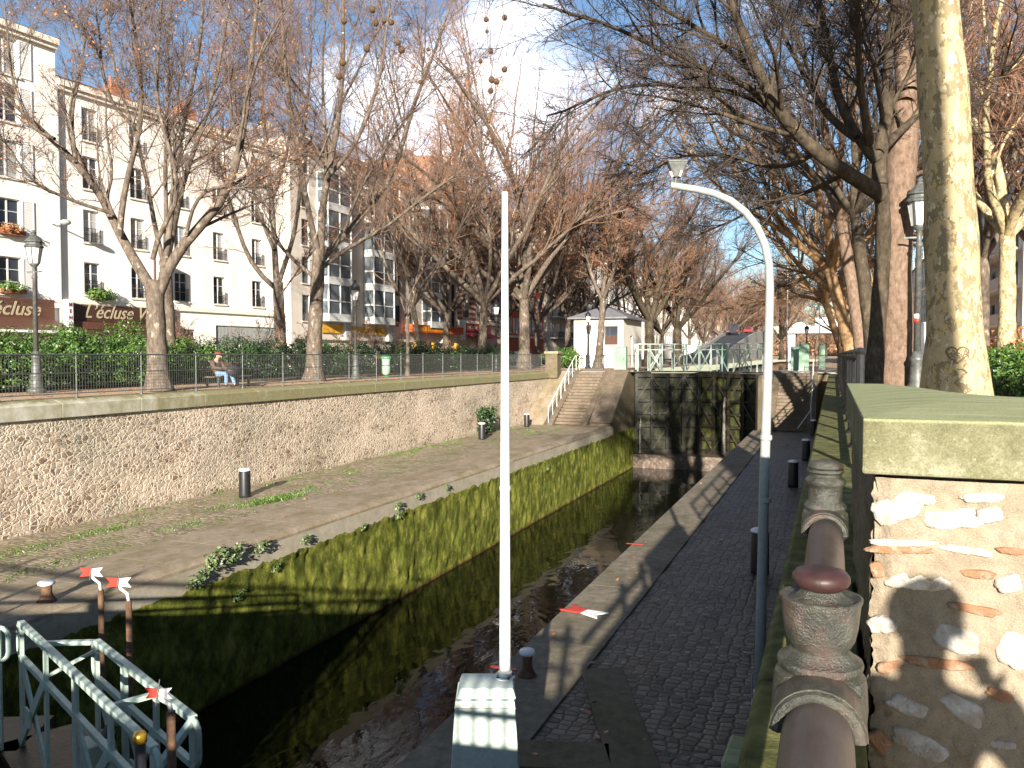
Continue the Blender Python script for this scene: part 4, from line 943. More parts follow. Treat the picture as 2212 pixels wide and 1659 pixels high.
# dark signal post with hood at the right end of the lock
p = at_d(1833, 766, 47)
root = thing('signal_post', 'dark hooded signal post at the right end of the lock', 'signal', (p.x, p.y, 0))
m = MB(); m.frustum((p.x, p.y), .0, 1.9, (.16, .16), (.13, .13)); m.box(p.x-.42, p.x+.05, p.y-.1, p.y+.1, 1.55, 2.25); m.build('mast', MT['black'], root, bevel=.02)
m = MB(); m.frustum((p.x, p.y), 1.902, 2.6, (.22, .2), (.22, .2)); m.frustum((p.x, p.y), 2.602, 2.95, (.42, .36), (.30, .25)); m.build('hood', MT['black'], root, bevel=.02)
m = MB(); m.ball((p.x+.12, p.y-.28, 2.75), .13, 12, 8); m.build('lens', MT['lampw'], root, smooth=True)
# ------------------------------------------------------------------ bare trees (vectorised growth)
UP = np.array([0, 0, 1.0])
def _nrm(a): return a/np.maximum(np.linalg.norm(a, axis=-1, keepdims=True), 1e-9)
def grow(rs, P, D, L, Rr, m, jit, trop, taper):
    N = len(P); pts = np.empty((N, m+1, 3)); ds = np.empty((N, m+1, 3)); pts[:, 0] = P; d = _nrm(D); ds[:, 0] = d
    drift = rs.normal(0, jit*.45, (N, 3))
    for i in range(m):
        d = _nrm(d + rs.normal(0, jit, (N, 3)) + drift + UP*trop); pts[:, i+1] = pts[:, i] + d*(L/m)[:, None]; ds[:, i+1] = d
    t = np.linspace(0, 1, m+1); rad = Rr[:, None]*(1-(1-taper)*t[None, :])
    return pts, ds, rad
def spawn(rs, pts, ds, rad, L, cnt, t0, ang, lr, rr, t1=1.0):
    N, m1, _ = pts.shape; k = N*cnt
    bi = np.repeat(np.arange(N), cnt); t = t0+(t1-t0)*(np.tile(np.arange(cnt), N)+rs.uniform(0, 1, k))/cnt
    f = t*(m1-1); i0 = np.minimum(f.astype(int), m1-2); fr = (f-i0)[:, None]
    P = pts[bi, i0]*(1-fr)+pts[bi, i0+1]*fr; d0 = ds[bi, i0]
    rv = rs.normal(0, 1, (k, 3)); perp = _nrm(rv-(rv*d0).sum(1, keepdims=True)*d0)
    a = rs.normal(ang, ang*.22, k)[:, None]; D = d0*np.cos(a)+perp*np.sin(a)
    r0 = rad[bi, i0]
    return P, D, L[bi]*lr*rs.uniform(.6, 1.15, k)*(1.12-.5*t), np.minimum(r0*.85, r0*rr*rs.uniform(.8, 1.15, k))
def tubes(pts, rad, n):
    N, m, _ = pts.shape; d = np.gradient(pts, axis=1); d = _nrm(d)
    ref = np.where(np.abs(d[:, :1, 2:3]) < .85, UP, np.array([1.0, 0, 0])); ref = np.broadcast_to(ref, d.shape)
    a = _nrm(np.cross(d, ref)); b = np.cross(d, a); th = 2*np.pi*np.arange(n)/n
    V = pts[:, :, None]+(a[:, :, None]*np.cos(th)[None, None, :, None]+b[:, :, None]*np.sin(th)[None, None, :, None])*rad[:, :, None, None]
    V = V.reshape(-1, 3); k = np.arange(n); k2 = (k+1) % n
    base = (np.arange(N)[:, None, None]*m+np.arange(m-1)[None, :, None])*n
    Q = np.stack([base+k, base+k2, base+n+k2, base+n+k], -1).reshape(-1, 4)
    return V, Q
def cat(parts):
    vs, qs, o = [], [], 0
    for v, q in parts: vs.append(v); qs.append(q+o); o += len(v)
    return np.concatenate(vs), np.concatenate(qs)
def resample(pl, m):
    pl = np.array([tuple(p) for p in pl], float); s = np.r_[0, np.cumsum(np.linalg.norm(np.diff(pl, axis=0), axis=1))]
    # Catmull smoothing through a dense interpolation
    u = np.linspace(0, s[-1], m+1); out = np.stack([np.interp(u, s, pl[:, i]) for i in range(3)], -1)
    for _ in range(2): out[1:-1] = .25*out[:-2]+.5*out[1:-1]+.25*out[2:]
    return out
def leaf_cards(rs, P, size, n):
    idx = rs.integers(0, len(P), n); c = P[idx]+rs.normal(0, .05, (n, 3)); c[:, 2] -= .04
    a = _nrm(rs.normal(0, 1, (n, 3))); b = _nrm(np.cross(a, rs.normal(0, 1, (n, 3)))); s = size*rs.uniform(.6, 1.3, (n, 1))
    V = np.stack([c-a*s, c+b*s*.6, c+a*s, c-b*s*.6], 1).reshape(-1, 3); Q = np.arange(n*4).reshape(n, 4)
    return V, Q

def tree(name, label, base, mats, group, trunk=None, limbs=None, H=13, r0=.3, fork=3.4, seed=1, nl=5, spread=.55, twig=.007, dens=1.0, leaves=0, lean=(0, 0), sub=(8, 8, 7), trop=.06, llen=None, lrad=.55, ang=.62, leafmat='dry_leaf', drop_=0.0, leafsize=.042, lenf=1.0):
    """mats = (bark, twig). trunk / limbs: optional surveyed polylines [(x,y,z)...] with radius"""
    rs = np.random.default_rng(seed); base = np.array(tuple(base), float)
    root = thing(name, label, 'tree', tuple(base), group)
    if trunk is None:
        top = base+np.array([lean[0], lean[1], fork]); tp = [base, base*.6+top*.4+np.array([.04, 0, 0]), top]
        tp = resample(tp, 10)
    else: tp = resample(trunk, 12)
    h = np.linspace(0, 1, len(tp)); tr_ = r0*(1-.22*h+.55*np.exp(-h*len(tp)*.9)); 
    tw = 1+.05*np.sin(np.arange(len(tp))*2.1+seed)
    parts = []
    V, Q = tubes(tp[None], (tr_*tw)[None], 16)
    parts.append((V, Q))
    top = tp[-1]
    M1 = 12
    if limbs is not None:
        lp = np.stack([resample(l[0], M1) for l in limbs]); lr0 = np.array([l[1] for l in limbs])
        lL = np.array([np.linalg.norm(np.diff(p, axis=0), axis=1).sum() for p in lp]); ld = _nrm(np.gradient(lp, axis=1))
        lrad_ = lr0[:, None]*(1-.72*np.linspace(0, 1, M1+1)[None])
    else:
        az = np.linspace(0, 2*np.pi, nl, endpoint=False)+rs.uniform(0, 1, nl)+seed; el = rs.uniform(.75, 1.35, nl)*(1-spread*.35)
        el[0] = 1.45
        D = np.stack([np.cos(az)*np.cos(el), np.sin(az)*np.cos(el), np.sin(el)], -1)
        LL = (H-fork)*rs.uniform(.75, 1.0, nl) if llen is None else llen*rs.uniform(.8, 1.1, nl)
        lp, ld, lrad_ = grow(rs, np.repeat((top-np.array([0, 0, .12]))[None], nl, 0), D, LL, np.full(nl, r0*lrad)*rs.uniform(.8, 1.1, nl), M1, .10, trop, .28); lL = LL
    wob = .05*np.cumsum(rs.normal(0, 1, lp.shape), axis=1)*np.linspace(0, 1, M1+1)[None, :, None]*.4; lp = lp+wob
    parts.append(tubes(lp, lrad_, 10))
    # secondary limbs
    n2 = max(2, int(sub[0])); P, D, L, Rr = spawn(rs, lp, ld, lrad_, lL, n2, .22, ang, .52*lenf, .55)
    D = _nrm(D+UP*.25); b2, d2, r2 = grow(rs, P, D, L, np.maximum(Rr*(.75 if limbs is not None else 1.0), twig*2.2), 9, .085, trop*.8-drop_*.5, .22)
    parts.append(tubes(b2, r2, 6))
    V, Q = cat(parts); V -= base
    np_mesh('trunk', V, Q, MT[mats[0]], root)
    cr = []
    n3 = max(2, int(sub[1]*dens)); P, D, L3, Rr = spawn(rs, np.concatenate([b2, lp[:, [0, 1, 3, 4, 5, 7, 8, 9, 11, 12]]]), np.concatenate([d2, ld[:, [0, 1, 3, 4, 5, 7, 8, 9, 11, 12]]]), np.concatenate([r2, lrad_[:, [0, 1, 3, 4, 5, 7, 8, 9, 11, 12]]]), np.concatenate([L, lL*.5]), n3, .15, .62, .48*lenf, .5)
    b3, d3, r3 = grow(rs, P, D, L3, np.clip(Rr, twig*1.25, twig*3.2), 6, .13, trop*.6-drop_, .4)
    cr.append(tubes(b3, r3, 4))
    n4 = max(2, int(sub[2]*dens*1.35)); P, D, L4, Rr = spawn(rs, b3, d3, r3, L3, n4, .15, .60, .50, .6)
    b4, d4, r4 = grow(rs, P, D, np.clip(L4, .12, 1.1), np.full(len(P), twig)*rs.uniform(.75, 1.2, len(P)), 4, .14, trop*.3-drop_, .45)
    cr.append(tubes(b4, r4, 3))
    P, D, L5, Rr = spawn(rs, b4, d4, r4, np.clip(L4, .12, 1.1), 2, .3, .6, .5, .7)
    b5, d5, r5 = grow(rs, P, D, np.clip(L5, .08, .5), np.full(len(P), twig*.75), 2, .14, 0, .5)
    cr.append(tubes(b5, r5, 3))
    V, Q = cat(cr); V -= base
    crown = np_mesh('crown', V, Q, MT[mats[1]], root, smooth=False)
    if leaves:
        V, Q = leaf_cards(rs, np.concatenate([b4[:, -1], b3[:, -1]]), leafsize, leaves); V -= base
        np_mesh('dry_leaves', V, Q, MT[leafmat], crown, smooth=False)
    return root
def copy_at(src, x, y, rot, sc, label, z=0.0):
    c = copy_tree(src); c.location = (x, y, z); c.rotation_euler = (0, 0, rot); c.scale = (sc,)*3; c['label'] = label; return c

GLFT = 'bare plane trees along the left promenade'; GRT = 'bare plane trees along the right bank'
def poly(d, pts, dd=0.0, d_end=None):      # surveyed limb: image polyline, depth d drifting to d+dd
    n = len(pts); return [at_d(px, py, d+dd*i/(n-1)) for i, (px, py) in enumerate(pts)]
# --- first tree of the left bank
d = 25.0; b = at_z(343, 845, 0)
tree('plane_tree', 'bare tree with a forked Y trunk in front of the brown café sign', b, ('bark', 'twig_red'), GLFT,
  trunk=[b, at_d(338, 720, d), at_d(334, 605, d)], r0=.315, seed=11, twig=.0056, dens=1.3, leaves=2600, sub=(8, 8, 7),
  limbs=[(poly(d, [(338, 640), (285, 555), (255, 505), (240, 460), (213, 410), (165, 352), (118, 300), (62, 252), (0, 190)], 1.5), 0.175),
   (poly(d, [(258, 510), (262, 430), (285, 350), (306, 285), (312, 200), (302, 110), (278, 0), (262, -120)], -1.0), 0.096),
   (poly(d, [(340, 640), (366, 545), (402, 508), (452, 480), (490, 440), (514, 350), (530, 250), (546, 120), (560, -40)], .8), 0.175),
   (poly(d, [(345, 620), (372, 520), (366, 440), (384, 340), (396, 250), (424, 150), (440, 20), (446, -120)], 2.2), 0.104),
   (poly(d, [(330, 560), (330, 500), (372, 468), (396, 440), (385, 360), (352, 300), (330, 220), (340, 100), (352, -40)], -2.0), 0.080),
   (poly(d, [(402, 508), (420, 430), (470, 400), (520, 420), (560, 400), (600, 340)], -2.5), 0.060),
   (poly(d, [(240, 460), (170, 440), (120, 415), (70, 400), (20, 330), (-40, 240)], -2.5), 0.056),
   (poly(d, [(165, 352), (150, 250), (172, 150), (190, 40), (196, -80)], 1.5), 0.060), (poly(d, [(306, 285), (240, 230), (210, 130), (200, 20)], -2), 0.056), (poly(d, [(118, 300), (60, 280), (20, 160), (10, 20), (-20, -100)], 2), 0.056)])
# --- tree right behind it
d = 33.0; b = at_d(366, 820, d); b.z = 0
tree('plane_tree', 'second trunk showing just behind the forked tree, half hidden by it', b, ('bark', 'twig_red'), GLFT,
  trunk=[b, at_d(364, 700, d), at_d(356, 560, d)], r0=.28, seed=12, twig=.007, dens=1.2, leaves=1200, sub=(7, 8, 7),
  limbs=[(poly(d, [(356, 580), (330, 480), (318, 380), (290, 280), (250, 180), (230, 60), (220, -60)], 2), 0.104), (poly(d, [(358, 575), (380, 470), (400, 360), (440, 260), (470, 140), (490, 0)], -2), 0.129),
   (poly(d, [(356, 580), (362, 460), (352, 350), (366, 230), (360, 110), (372, -40)], 1), 0.104), (poly(d, [(400, 360), (450, 330), (500, 280), (540, 200)], 2), 0.064)])
# --- tree behind the low hedge
d = 47.0; b = at_d(606, 800, d); b.z = 0
tree('plane_tree', 'reddish bare tree behind the hedge left of the thick trunk', b, ('bark', 'twig_rust'), GLFT,
  trunk=[b, at_d(606, 720, d), at_d(600, 610, d)], r0=.36, seed=13, twig=.008, dens=1.2, leaves=1800, sub=(8, 8, 7),
  limbs=[(poly(d, [(600, 640), (592, 540), (588, 430), (574, 330), (562, 220), (560, 100), (566, -20)], 2), 0.193), (poly(d, [(598, 625), (548, 590), (524, 530), (500, 450), (474, 370), (452, 260), (440, 150)], -3), 0.138),
   (poly(d, [(602, 610), (636, 520), (652, 430), (648, 330), (668, 220), (676, 100), (672, -20)], 3), 0.147), (poly(d, [(592, 540), (560, 470), (540, 380), (510, 270), (505, 150), (500, 20)], 3), 0.104), (poly(d, [(588, 430), (622, 340), (628, 230), (618, 120), (624, 0)], -2), 0.096), (poly(d, [(604, 640), (640, 590), (676, 540), (720, 500)], -2), 0.064)])
# --- the thick trunk of the left bank
d = 33.6; b = at_z(678, 824, 0)
tree('plane_tree', 'thick pale trunk with a spreading crown behind the left fence, beside the glass bays', b, ('bark', 'twig_red'), GLFT,
  trunk=[b, at_d(680, 720, d), at_d(686, 600, d), at_d(690, 540, d)], r0=.325, seed=14, twig=.0062, dens=1.3, leaves=2600, sub=(8, 8, 7),
  limbs=[(poly(d, [(692, 560), (692, 480), (704, 385), (732, 270), (744, 150), (742, 20), (748, -110)], 1), 0.175), (poly(d, [(690, 560), (668, 470), (652, 390), (640, 300), (618, 190), (612, 60), (600, -60)], -2), 0.138),
   (poly(d, [(696, 560), (744, 500), (796, 452), (850, 392), (872, 300), (900, 200), (940, 110), (972, 20)], 2), 0.147), (poly(d, [(700, 575), (748, 535), (796, 512), (850, 480), (908, 430), (962, 392), (1010, 360)], -1.5), 0.096),
   (poly(d, [(680, 600), (630, 560), (590, 515), (560, 470), (520, 440), (480, 380)], 2.5), 0.088), (poly(d, [(704, 385), (760, 330), (800, 240), (826, 140), (838, 20), (850, -60)], -2), 0.096), (poly(d, [(744, 500), (770, 420), (830, 330), (880, 250), (950, 190)], -3), 0.068),
   (poly(d, [(692, 480), (710, 360), (696, 240), (690, 120), (700, -20)], 3), 0.088)])
# --- younger trees and the row farther along
def std(px, d, label, r0, seed, mats=('bark', 'twig_rust'), H=15, fork=3.6, tw=.010, **k):
    b = at_d(px, 800, d); b.z = 0
    return tree('plane_tree', label, b, mats, k.pop('group', GLFT), H=H, r0=r0, fork=fork, seed=seed, twig=tw, **k)
std(880, 42, 'thin young tree behind the fence right of the green bins', .10, 21, ('bark', 'twig_grey'), H=10, fork=2.9, tw=.007, nl=3, spread=.1, sub=(4, 4, 4), leaves=60, lrad=.6)
std(912, 58, 'slender leaning tree in front of the orange awning shop', .20, 22, ('bark', 'twig_rust'), H=19, fork=4.6, lean=(-1.0, .6), tw=.009, nl=6, spread=.35, leaves=1800, sub=(6, 6, 5))
T5 = std(1038, 62, 'rust-tinted tree just left of the white pole', .36, 23, H=26, fork=5.0, tw=.0095, nl=8, spread=.35, dens=1.0, leaves=3500, lean=(.3, 0), sub=(9, 9, 7))
T6 = std(1132, 64, 'broad tree just right of the white pole, behind the left fence end', .46, 24, ('bark', 'twig_rust'), H=27, fork=5.4, tw=.0095, nl=9, spread=.35, dens=1.0, leaves=3000, sub=(9, 9, 7))
std(1226, 88, 'tree between the white pole and the lock house, behind the square pier', .36, 25, H=21, fork=4.8, tw=.012, nl=7, spread=.4, dens=1.0, leaves=3000)
T8 = std(1291, 66.5, 'tree growing directly in front of the white lock house', .30, 26, ('bark', 'twig_rust'), H=16.5, fork=5.4, tw=.012, nl=7, spread=.4, dens=1.0, leaves=2200, lean=(.3, .4))
T9 = std(1402, 80, 'dark trunked tree at the right corner of the lock house', .50, 27, ('bark_dark', 'twig_rust'), H=18, fork=4.4, tw=.013, nl=8, spread=.4, dens=1.0, leaves=1500, sub=(9, 9, 7))
T10 = std(1462, 86, 'wide spreading dark tree right of the lock house', .52, 28, ('bark_dark', 'twig_red'), H=15, fork=3.8, tw=.013, nl=6, spread=.8, leaves=400, sub=(9, 9, 7))
for i, (px, d, src, sc, lab) in enumerate(((960, 80, T5, 1.0, 'rust crowned tree behind the orange awning shop tree'), (1090, 92, T6, .95, 'tree seen behind the white pole, by the striped brick house'), (1165, 84, T5, .9, 'tree in front of the red house'), (1262, 104, T6, .85, 'tree rising behind the lock house roof at its left'), (1345, 112, T5, .85, 'tree rising behind the lock house roof at its right'), (1430, 130, T6, .8, 'tree in the gap between the two dark trunks'), (1490, 150, T5, .8, 'tree just beyond the wide spreading dark tree'), (1520, 185, T9, .85, 'small distant tree left of the parked dark van'))):
    p = at_d(px, 780, d); copy_at(src, p.x, p.y, 1.3*i+.7, sc, lab)
for i, (px, d, sc) in enumerate(((1560, 235, 1.1), (1590, 250, 1.0), (1615, 262, 1.15), (1640, 255, 1.05), (1665, 290, 1.1), (1688, 180, 1.0), (1725, 300, .8), (1762, 330, .75), (1785, 300, .7), (1545, 300, 1.1), (1600, 320, 1.3), (1570, 350, 1.2), (1640, 340, 1.3))):
    p = at_d(px, 772, d); c = copy_at((T5, T6, T9)[i % 3], p.x, p.y, i*2.1, sc, 'small orange-brown tree in the distant grove beyond the basin'); c['group'] = 'distant trees beyond the canal basin'

# --- right bank: the big pale plane tree with the carved heart
d = 12.1; b = at_d(2065, 890, d); b.z = 0
big = tree('plane_tree', 'big pale yellow plane trunk with a heart carved in its bark, right side', b, ('bark_plane', 'twig_dark'), GRT,
  trunk=[b, at_d(2066, 780, d), at_d(2056, 560, d+.05), at_d(2046, 300, d+.1), at_d(2030, 100, d+.1), at_d(2014, -60, d+.1), at_d(1990, -330, d+.1)], r0=.375, seed=31, twig=.006, sub=(6, 5, 5),
  limbs=[(poly(d, [(1995, -280), (1800, -520), (1500, -560), (1200, -420), (900, -330)], -4.5), .14), (poly(d, [(2000, -250), (2200, -420), (2400, -500)], -3), .16), (poly(d, [(1992, -320), (1900, -600), (1850, -900)], 2), .2), (poly(d, [(1994, -300), (2080, -560), (2150, -900)], 2), .16), (poly(d, [(1996, -200), (1900, -330), (1700, -420), (1500, -460)], 3), .12)])
m = MB()                                        # the carved heart
hp = []
for k in range(41):
    t = 2*math.pi*k/40; hx = 16*math.sin(t)**3; hz = 13*math.cos(t)-5*math.cos(2*t)-2*math.cos(3*t)-math.cos(4*t)
    hp.append((2068+hx*1.55, 765-hz*1.25))
tc = at_d(2062, 766, d)
from mathutils.bvhtree import BVHTree
_tk = [c for c in big.children if c.name.startswith('trunk')][0]
_bv = BVHTree.FromPolygons([Vector(v.co)+wloc(big) for v in _tk.data.vertices], [tuple(p.vertices) for p in _tk.data.polygons])
def on_trunk(px, py):
    v = _ray(px, py).normalized(); h = _bv.ray_cast(Vector((0, 0, CAMZ)), v)
    return h[0] if h[0] is not None else at_d(px, py, d-.4)
m.tube([on_trunk(x, y) for x, y in hp], .0115, 6, cap=False)
for ln in ([(2052, 752), (2046, 760), (2050, 770), (2058, 770)], [(2062, 763), (2074, 763)], [(2068, 757), (2068, 769)], [(2080, 772), (2086, 754), (2093, 772)], [(2082, 765), (2091, 765)], [(2068, 800-2), (2080, 798), (2090, 806)]):
    m.tube([on_trunk(x, y) for x, y in ln], .010, 5)
m.build('carved_heart', mk_plain('carved_bark', (.17,.115,.07), .95), [c for c in big.children if c.name.startswith('trunk')][0])
# hanging seed balls on the long limb reaching over the frame
rng = random.Random(9); crw = [c for c in big.children if c.name.startswith('crown')][0]
for px, py, rr in ((805, 20, 11), (830, 44, 8), (743, 46, 9), (811, 50, 10), (845, 48, 9), (867, 107, 11), (740, 135, 11), (732, 165, 10), (860, 92, 9), (792, 106, 10), (1072, 176, 9), (1062, 172, 10), (1060, 196, 9), (1090, 150, 9), (1060, 110, 8), (1090, 38, 9), (1050, 42, 8), (1052, 68, 6), (908, 177, 7), (1038, 132, 7), (925, 107, 6), (913, 127, 5)):
    dd = 7.6 if px < 1000 else 7.0; dd *= 1+.05*rng.uniform(-1, 1); c = at_d(px, py, dd); m1 = MB(); m1.ball(c, rr/FPX*dd*.72, 10, 7); sb_ = m1.build('seed_ball', MT['seed'], crw, smooth=True); m2 = MB()
    top_ = Vector((c.x+rng.uniform(-.15, .15), c.y+rng.uniform(-.1, .1), c.z+rng.uniform(.25, .7)))
    m2.tube([c, c.lerp(top_, .5)+Vector((rng.uniform(-.04, .04), 0, -.02)), top_, Vector((top_.x+rng.uniform(-.4, .4), top_.y+.2, max(c.z+.9, 5.3)))], [.0025, .0025, .003, .004], 5); m2.build('stalk', MT['twig_red'], crw)

# --- second right tree: pinkish trunk, dark limbs sweeping over the water
d = 16.6; b = at_d(1938, 878, d); b.z = 0
tree('plane_tree', 'thick pinkish trunk left of the street lamp, its dark limbs sweeping over the canal', b, ('bark_pink', 'twig_dark'), GRT,
  trunk=[b, at_d(1936, 760, d), at_d(1932, 600, d), at_d(1936, 470, d), at_d(1950, 330, d+.2), at_d(1960, 180, d+.2)], r0=.345, seed=32, twig=.0062, sub=(6, 5, 5),
  limbs=[(poly(d, [(1960, 200), (1940, 80), (1930, -80)], 1), .2), (poly(d, [(1958, 220), (1990, 60), (2020, -120)], 1), .16)])
d = 15.9; b = at_d(1882, 886, d); b.z = 0
tree('plane_tree', 'dark gnarled tree whose black fork spreads left across the sky, by the pink trunk', b, ('bark_dark', 'twig_dark'), GRT,
  trunk=[b, at_d(1896, 700, d+.4), at_d(1907, 560, d+.4), at_d(1910, 450, d+.2), at_d(1900, 385, d)], r0=.17, seed=33, twig=.0056, sub=(9, 8, 7), dens=1.15, trop=.02, ang=.7, lenf=1.15,
  limbs=[(poly(d, [(1903, 420), (1880, 400), (1822, 376), (1762, 330), (1722, 300), (1668, 240), (1632, 165), (1600, 70), (1560, -10), (1520, -120)], -1.5), .155),
   (poly(d, [(1900, 400), (1894, 340), (1912, 280), (1924, 235), (1915, 120), (1940, 20), (1960, -100)], .5), .15),
   (poly(d, [(1896, 350), (1850, 300), (1810, 220), (1792, 120), (1770, 10), (1760, -120)], 1), .11),
   (poly(d, [(1722, 300), (1640, 200), (1582, 155), (1507, 148), (1432, 112), (1368, 66), (1290, 40), (1190, 10)], -3), .07),
   (poly(d, [(1668, 240), (1607, 194), (1520, 196), (1444, 181), (1331, 192), (1240, 240), (1181, 262)], -2), .055),
   (poly(d, [(1900, 330), (1960, 262), (2010, 220), (2080, 180)], 1.5), .09), (poly(d, [(1880, 310), (1860, 220), (1852, 100), (1846, -60)], -1), .09),
   (poly(d, [(1822, 376), (1740, 420), (1660, 430), (1580, 470), (1500, 500)], 3), .05), (poly(d, [(1632, 165), (1560, 90), (1470, 40), (1380, -20), (1290, -60)], -2), .06), (poly(d, [(1762, 330), (1700, 370), (1620, 350), (1540, 330), (1450, 340), (1380, 380)], 2), .05), (poly(d, [(1850, 300), (1780, 250), (1740, 160), (1690, 60), (1650, -60)], 2.5), .08)])
# --- the rest of the right row
def rrow(px, d, label, r0, seed, mats, **k):
    return std(px, d, label, r0, seed, mats, group=GRT, **k)
rrow(1893, 23, 'mossy grey trunk just left of the pink one', .20, 41, ('bark_dark', 'twig_dark'), H=15, fork=5.2, tw=.0085, nl=6, spread=.9, sub=(8, 8, 7), lean=(-.6, .5), dens=1.0, trop=.03)
rrow(1872, 29, 'trunk with peeling reddish edge, third along the right row', .24, 42, ('bark_pink', 'twig_dark'), H=16, fork=6, tw=.009, nl=6, spread=1.0, sub=(8, 8, 7), lean=(-.9, 1), trop=.03)
T43 = rrow(1852, 36, 'orange sunlit trunk leaning left in the right row', .30, 43, ('bark_orange', 'twig_dark'), H=16, fork=5, tw=.010, nl=7, spread=1.1, sub=(8, 8, 7), lean=(-1.2, 1.2), leaves=300, trop=.02)
T44 = rrow(1842, 47, 'orange sunlit trunk behind the hooded signal post', .34, 44, ('bark_orange', 'twig_dark'), H=17, fork=4.6, tw=.011, nl=7, spread=1.1, sub=(8, 8, 7), lean=(-.8, .5), leaves=300, trop=.02)
for i, (px, d, src, sc, lab) in enumerate(((1832, 62, T43, 1.0, 'tree of the right row beyond the hooded signal post'), (1836, 80, T44, 1.0, 'tree of the right row past the end of the lock'), (1826, 104, T43, 1.05, 'far tree of the right row beside the basin'), (1818, 140, T44, 1.0, 'farthest dark tree of the right row'))):
    p = at_d(px, 780, d); copy_at(src, p.x, p.y, 2.2*i+1, sc, lab)
rrow(2170, 24, 'smooth sunlit tree with raised limbs right of the heart trunk', .26, 51, ('bark_plane', 'twig_rust'), H=15, fork=4.6, tw=.0085, nl=5, spread=.7, sub=(8, 8, 7), leaves=500)
T52 = rrow(2120, 33, 'rusty crowned tree behind the heart trunk', .25, 52, ('bark', 'twig_rust'), H=17, fork=5, tw=.010, nl=6, spread=.7, sub=(8, 8, 7), leaves=700)
tree('plane_tree', 'tall plane tree behind the camera, its shadow darkening the heart trunk', (6.80, -6.0, -.42), ('bark_plane', 'twig_dark'), GRT, lean=(-.6, 0), H=19, r0=.36, fork=13, seed=61, nl=5, twig=.008, sub=(4, 4, 4))
rrow(2235, 30, 'brown tree at the right edge in front of the dark apartment block', .26, 53, ('bark_pink', 'twig_rust'), H=17, fork=5, tw=.010, nl=6, spread=.8, sub=(8, 8, 7), leaves=500)
# ------------------------------------------------------------------ hedges, weeds, leaves
def leaf_mass(rs, C, n, size, up=.3, zmin=-.02):
    """n leaf faces through the volumes C = [(cx,cy,cz,rx,ry,rz)...], denser towards the skin, with gaps between clumps"""
    C = np.array(C); vol = C[:, 3]*C[:, 4]+C[:, 3]*C[:, 5]+C[:, 4]*C[:, 5]; idx = rs.choice(len(C), n, p=vol/vol.sum())
    u = _nrm(rs.normal(0, 1, (n, 3))); r = rs.uniform(.55, 1.0, (n, 1))**.6
    bump = 1+.16*np.sin(u[:, :1]*7+idx[:, None])+.14*np.sin(u[:, 1:2]*9+idx[:, None]*2)+.12*np.sin(u[:, 2:3]*8)
    P = C[idx, :3]+u*r*bump*C[idx, 3:]
    nn = _nrm(u+rs.normal(0, .7, (n, 3))+UP*up); a = _nrm(np.cross(nn, rs.normal(0, 1, (n, 3)))); b = np.cross(nn, a); s = size*rs.uniform(.6, 1.35, (n, 1))
    V = np.stack([P-a*s, P+b*s*.5-a*s*.1, P+a*s, P-b*s*.5-a*s*.1], 1); V = V[V[:, :, 2].min(1) > zmin]
    k = len(V); return V.reshape(-1, 3), np.arange(k*4).reshape(k, 4)
def bush(name, label, cx, cy, L, W, H, seed, n, mat='hedge', size=.07, axis='y', z=0.0, group=None, stems=True):
    rs = np.random.default_rng(seed); root = thing(name, label, 'hedge' if 'hedge' in name else 'bush', (cx, cy, z), group); C = []
    k = max(3, int(L/.7))
    for i in range(k):
        o = (i+.5)/k-.5; hh = H*rs.uniform(.72, 1.05)
        dx, dy = (rs.normal(0, W*.08), o*L) if axis == 'y' else (o*L, rs.normal(0, W*.08))
        C.append((dx, dy, hh*.52, W*.5*rs.uniform(.85, 1.15), W*.5*rs.uniform(.85, 1.1), hh*.5))
        for j in range(2): C.append((dx+rs.normal(0, W*.22), dy+rs.normal(0, .3), hh*rs.uniform(.55, .95), .36, .36, .26))
    V, Q = leaf_mass(rs, C, n, size); np_mesh('foliage', V, Q, MT[mat], root, smooth=False)
    if stems:
        m = MB(); o = Vector((cx, cy, z))
        for i in range(max(4, int(L*2))):
            t = rs.uniform(-.5, .5); x, y = (cx+rs.normal(0, W*.15), cy+t*L) if axis == 'y' else (cx+t*L, cy+rs.normal(0, W*.15))
            m.tube([(x, y, z-.02), (x+rs.normal(0, .1), y+rs.normal(0, .1), z+H*.4), (x+rs.normal(0, .25), y+rs.normal(0, .25), z+H*.8)], [.025, .018, .008], 5)
        m.build('stems', MT['bark_dark'], root)
    return root
def bush_px(name, label, px0, px1, d, H, W, seed, n, **k):
    a, b_ = at_d(px0, 780, d), at_d(px1, 780, d); c = (a+b_)/2; L = (b_-a).length
    # lies along the promenade: stretch along y
    xw = c.x; y0 = xw/ (a.x/a.y) ; y1 = xw/(b_.x/b_.y)
    return bush(name, label, xw, (y0+y1)/2, abs(y1-y0), W, H, seed, n, **k)
GB = 'clipped bushes along the left promenade'
bush('hedge_bush', 'bright green bush filling the left edge behind the wire fence', -23.2, 16.4, 3.6, 2.6, 1.9, 1, 17000, group=GB, size=.05)
bush('hedge_bush', 'tall glossy bush between the leftmost street lamp and the forked tree', -23.2, 20.6, 4.0, 2.6, 2.15, 2, 20000, group=GB, size=.05)
bush('hedge_bush', 'green bush behind the forked tree trunk', -24.0, 25.2, 4.2, 2.2, 1.75, 3, 16000, group=GB, size=.05)
bush('hedge_bush', 'dark green bush behind the person on the bench', -25.0, 31.8, 5.0, 2.2, 1.75, 4, 14000, mat='hedge_dark', group=GB, size=.055)
bush('hedge_bush', 'dark clipped bush left of the thick pale trunk', -25.0, 38.2, 5.6, 2.2, 1.8, 5, 14000, mat='hedge_dark', group=GB, size=.055)
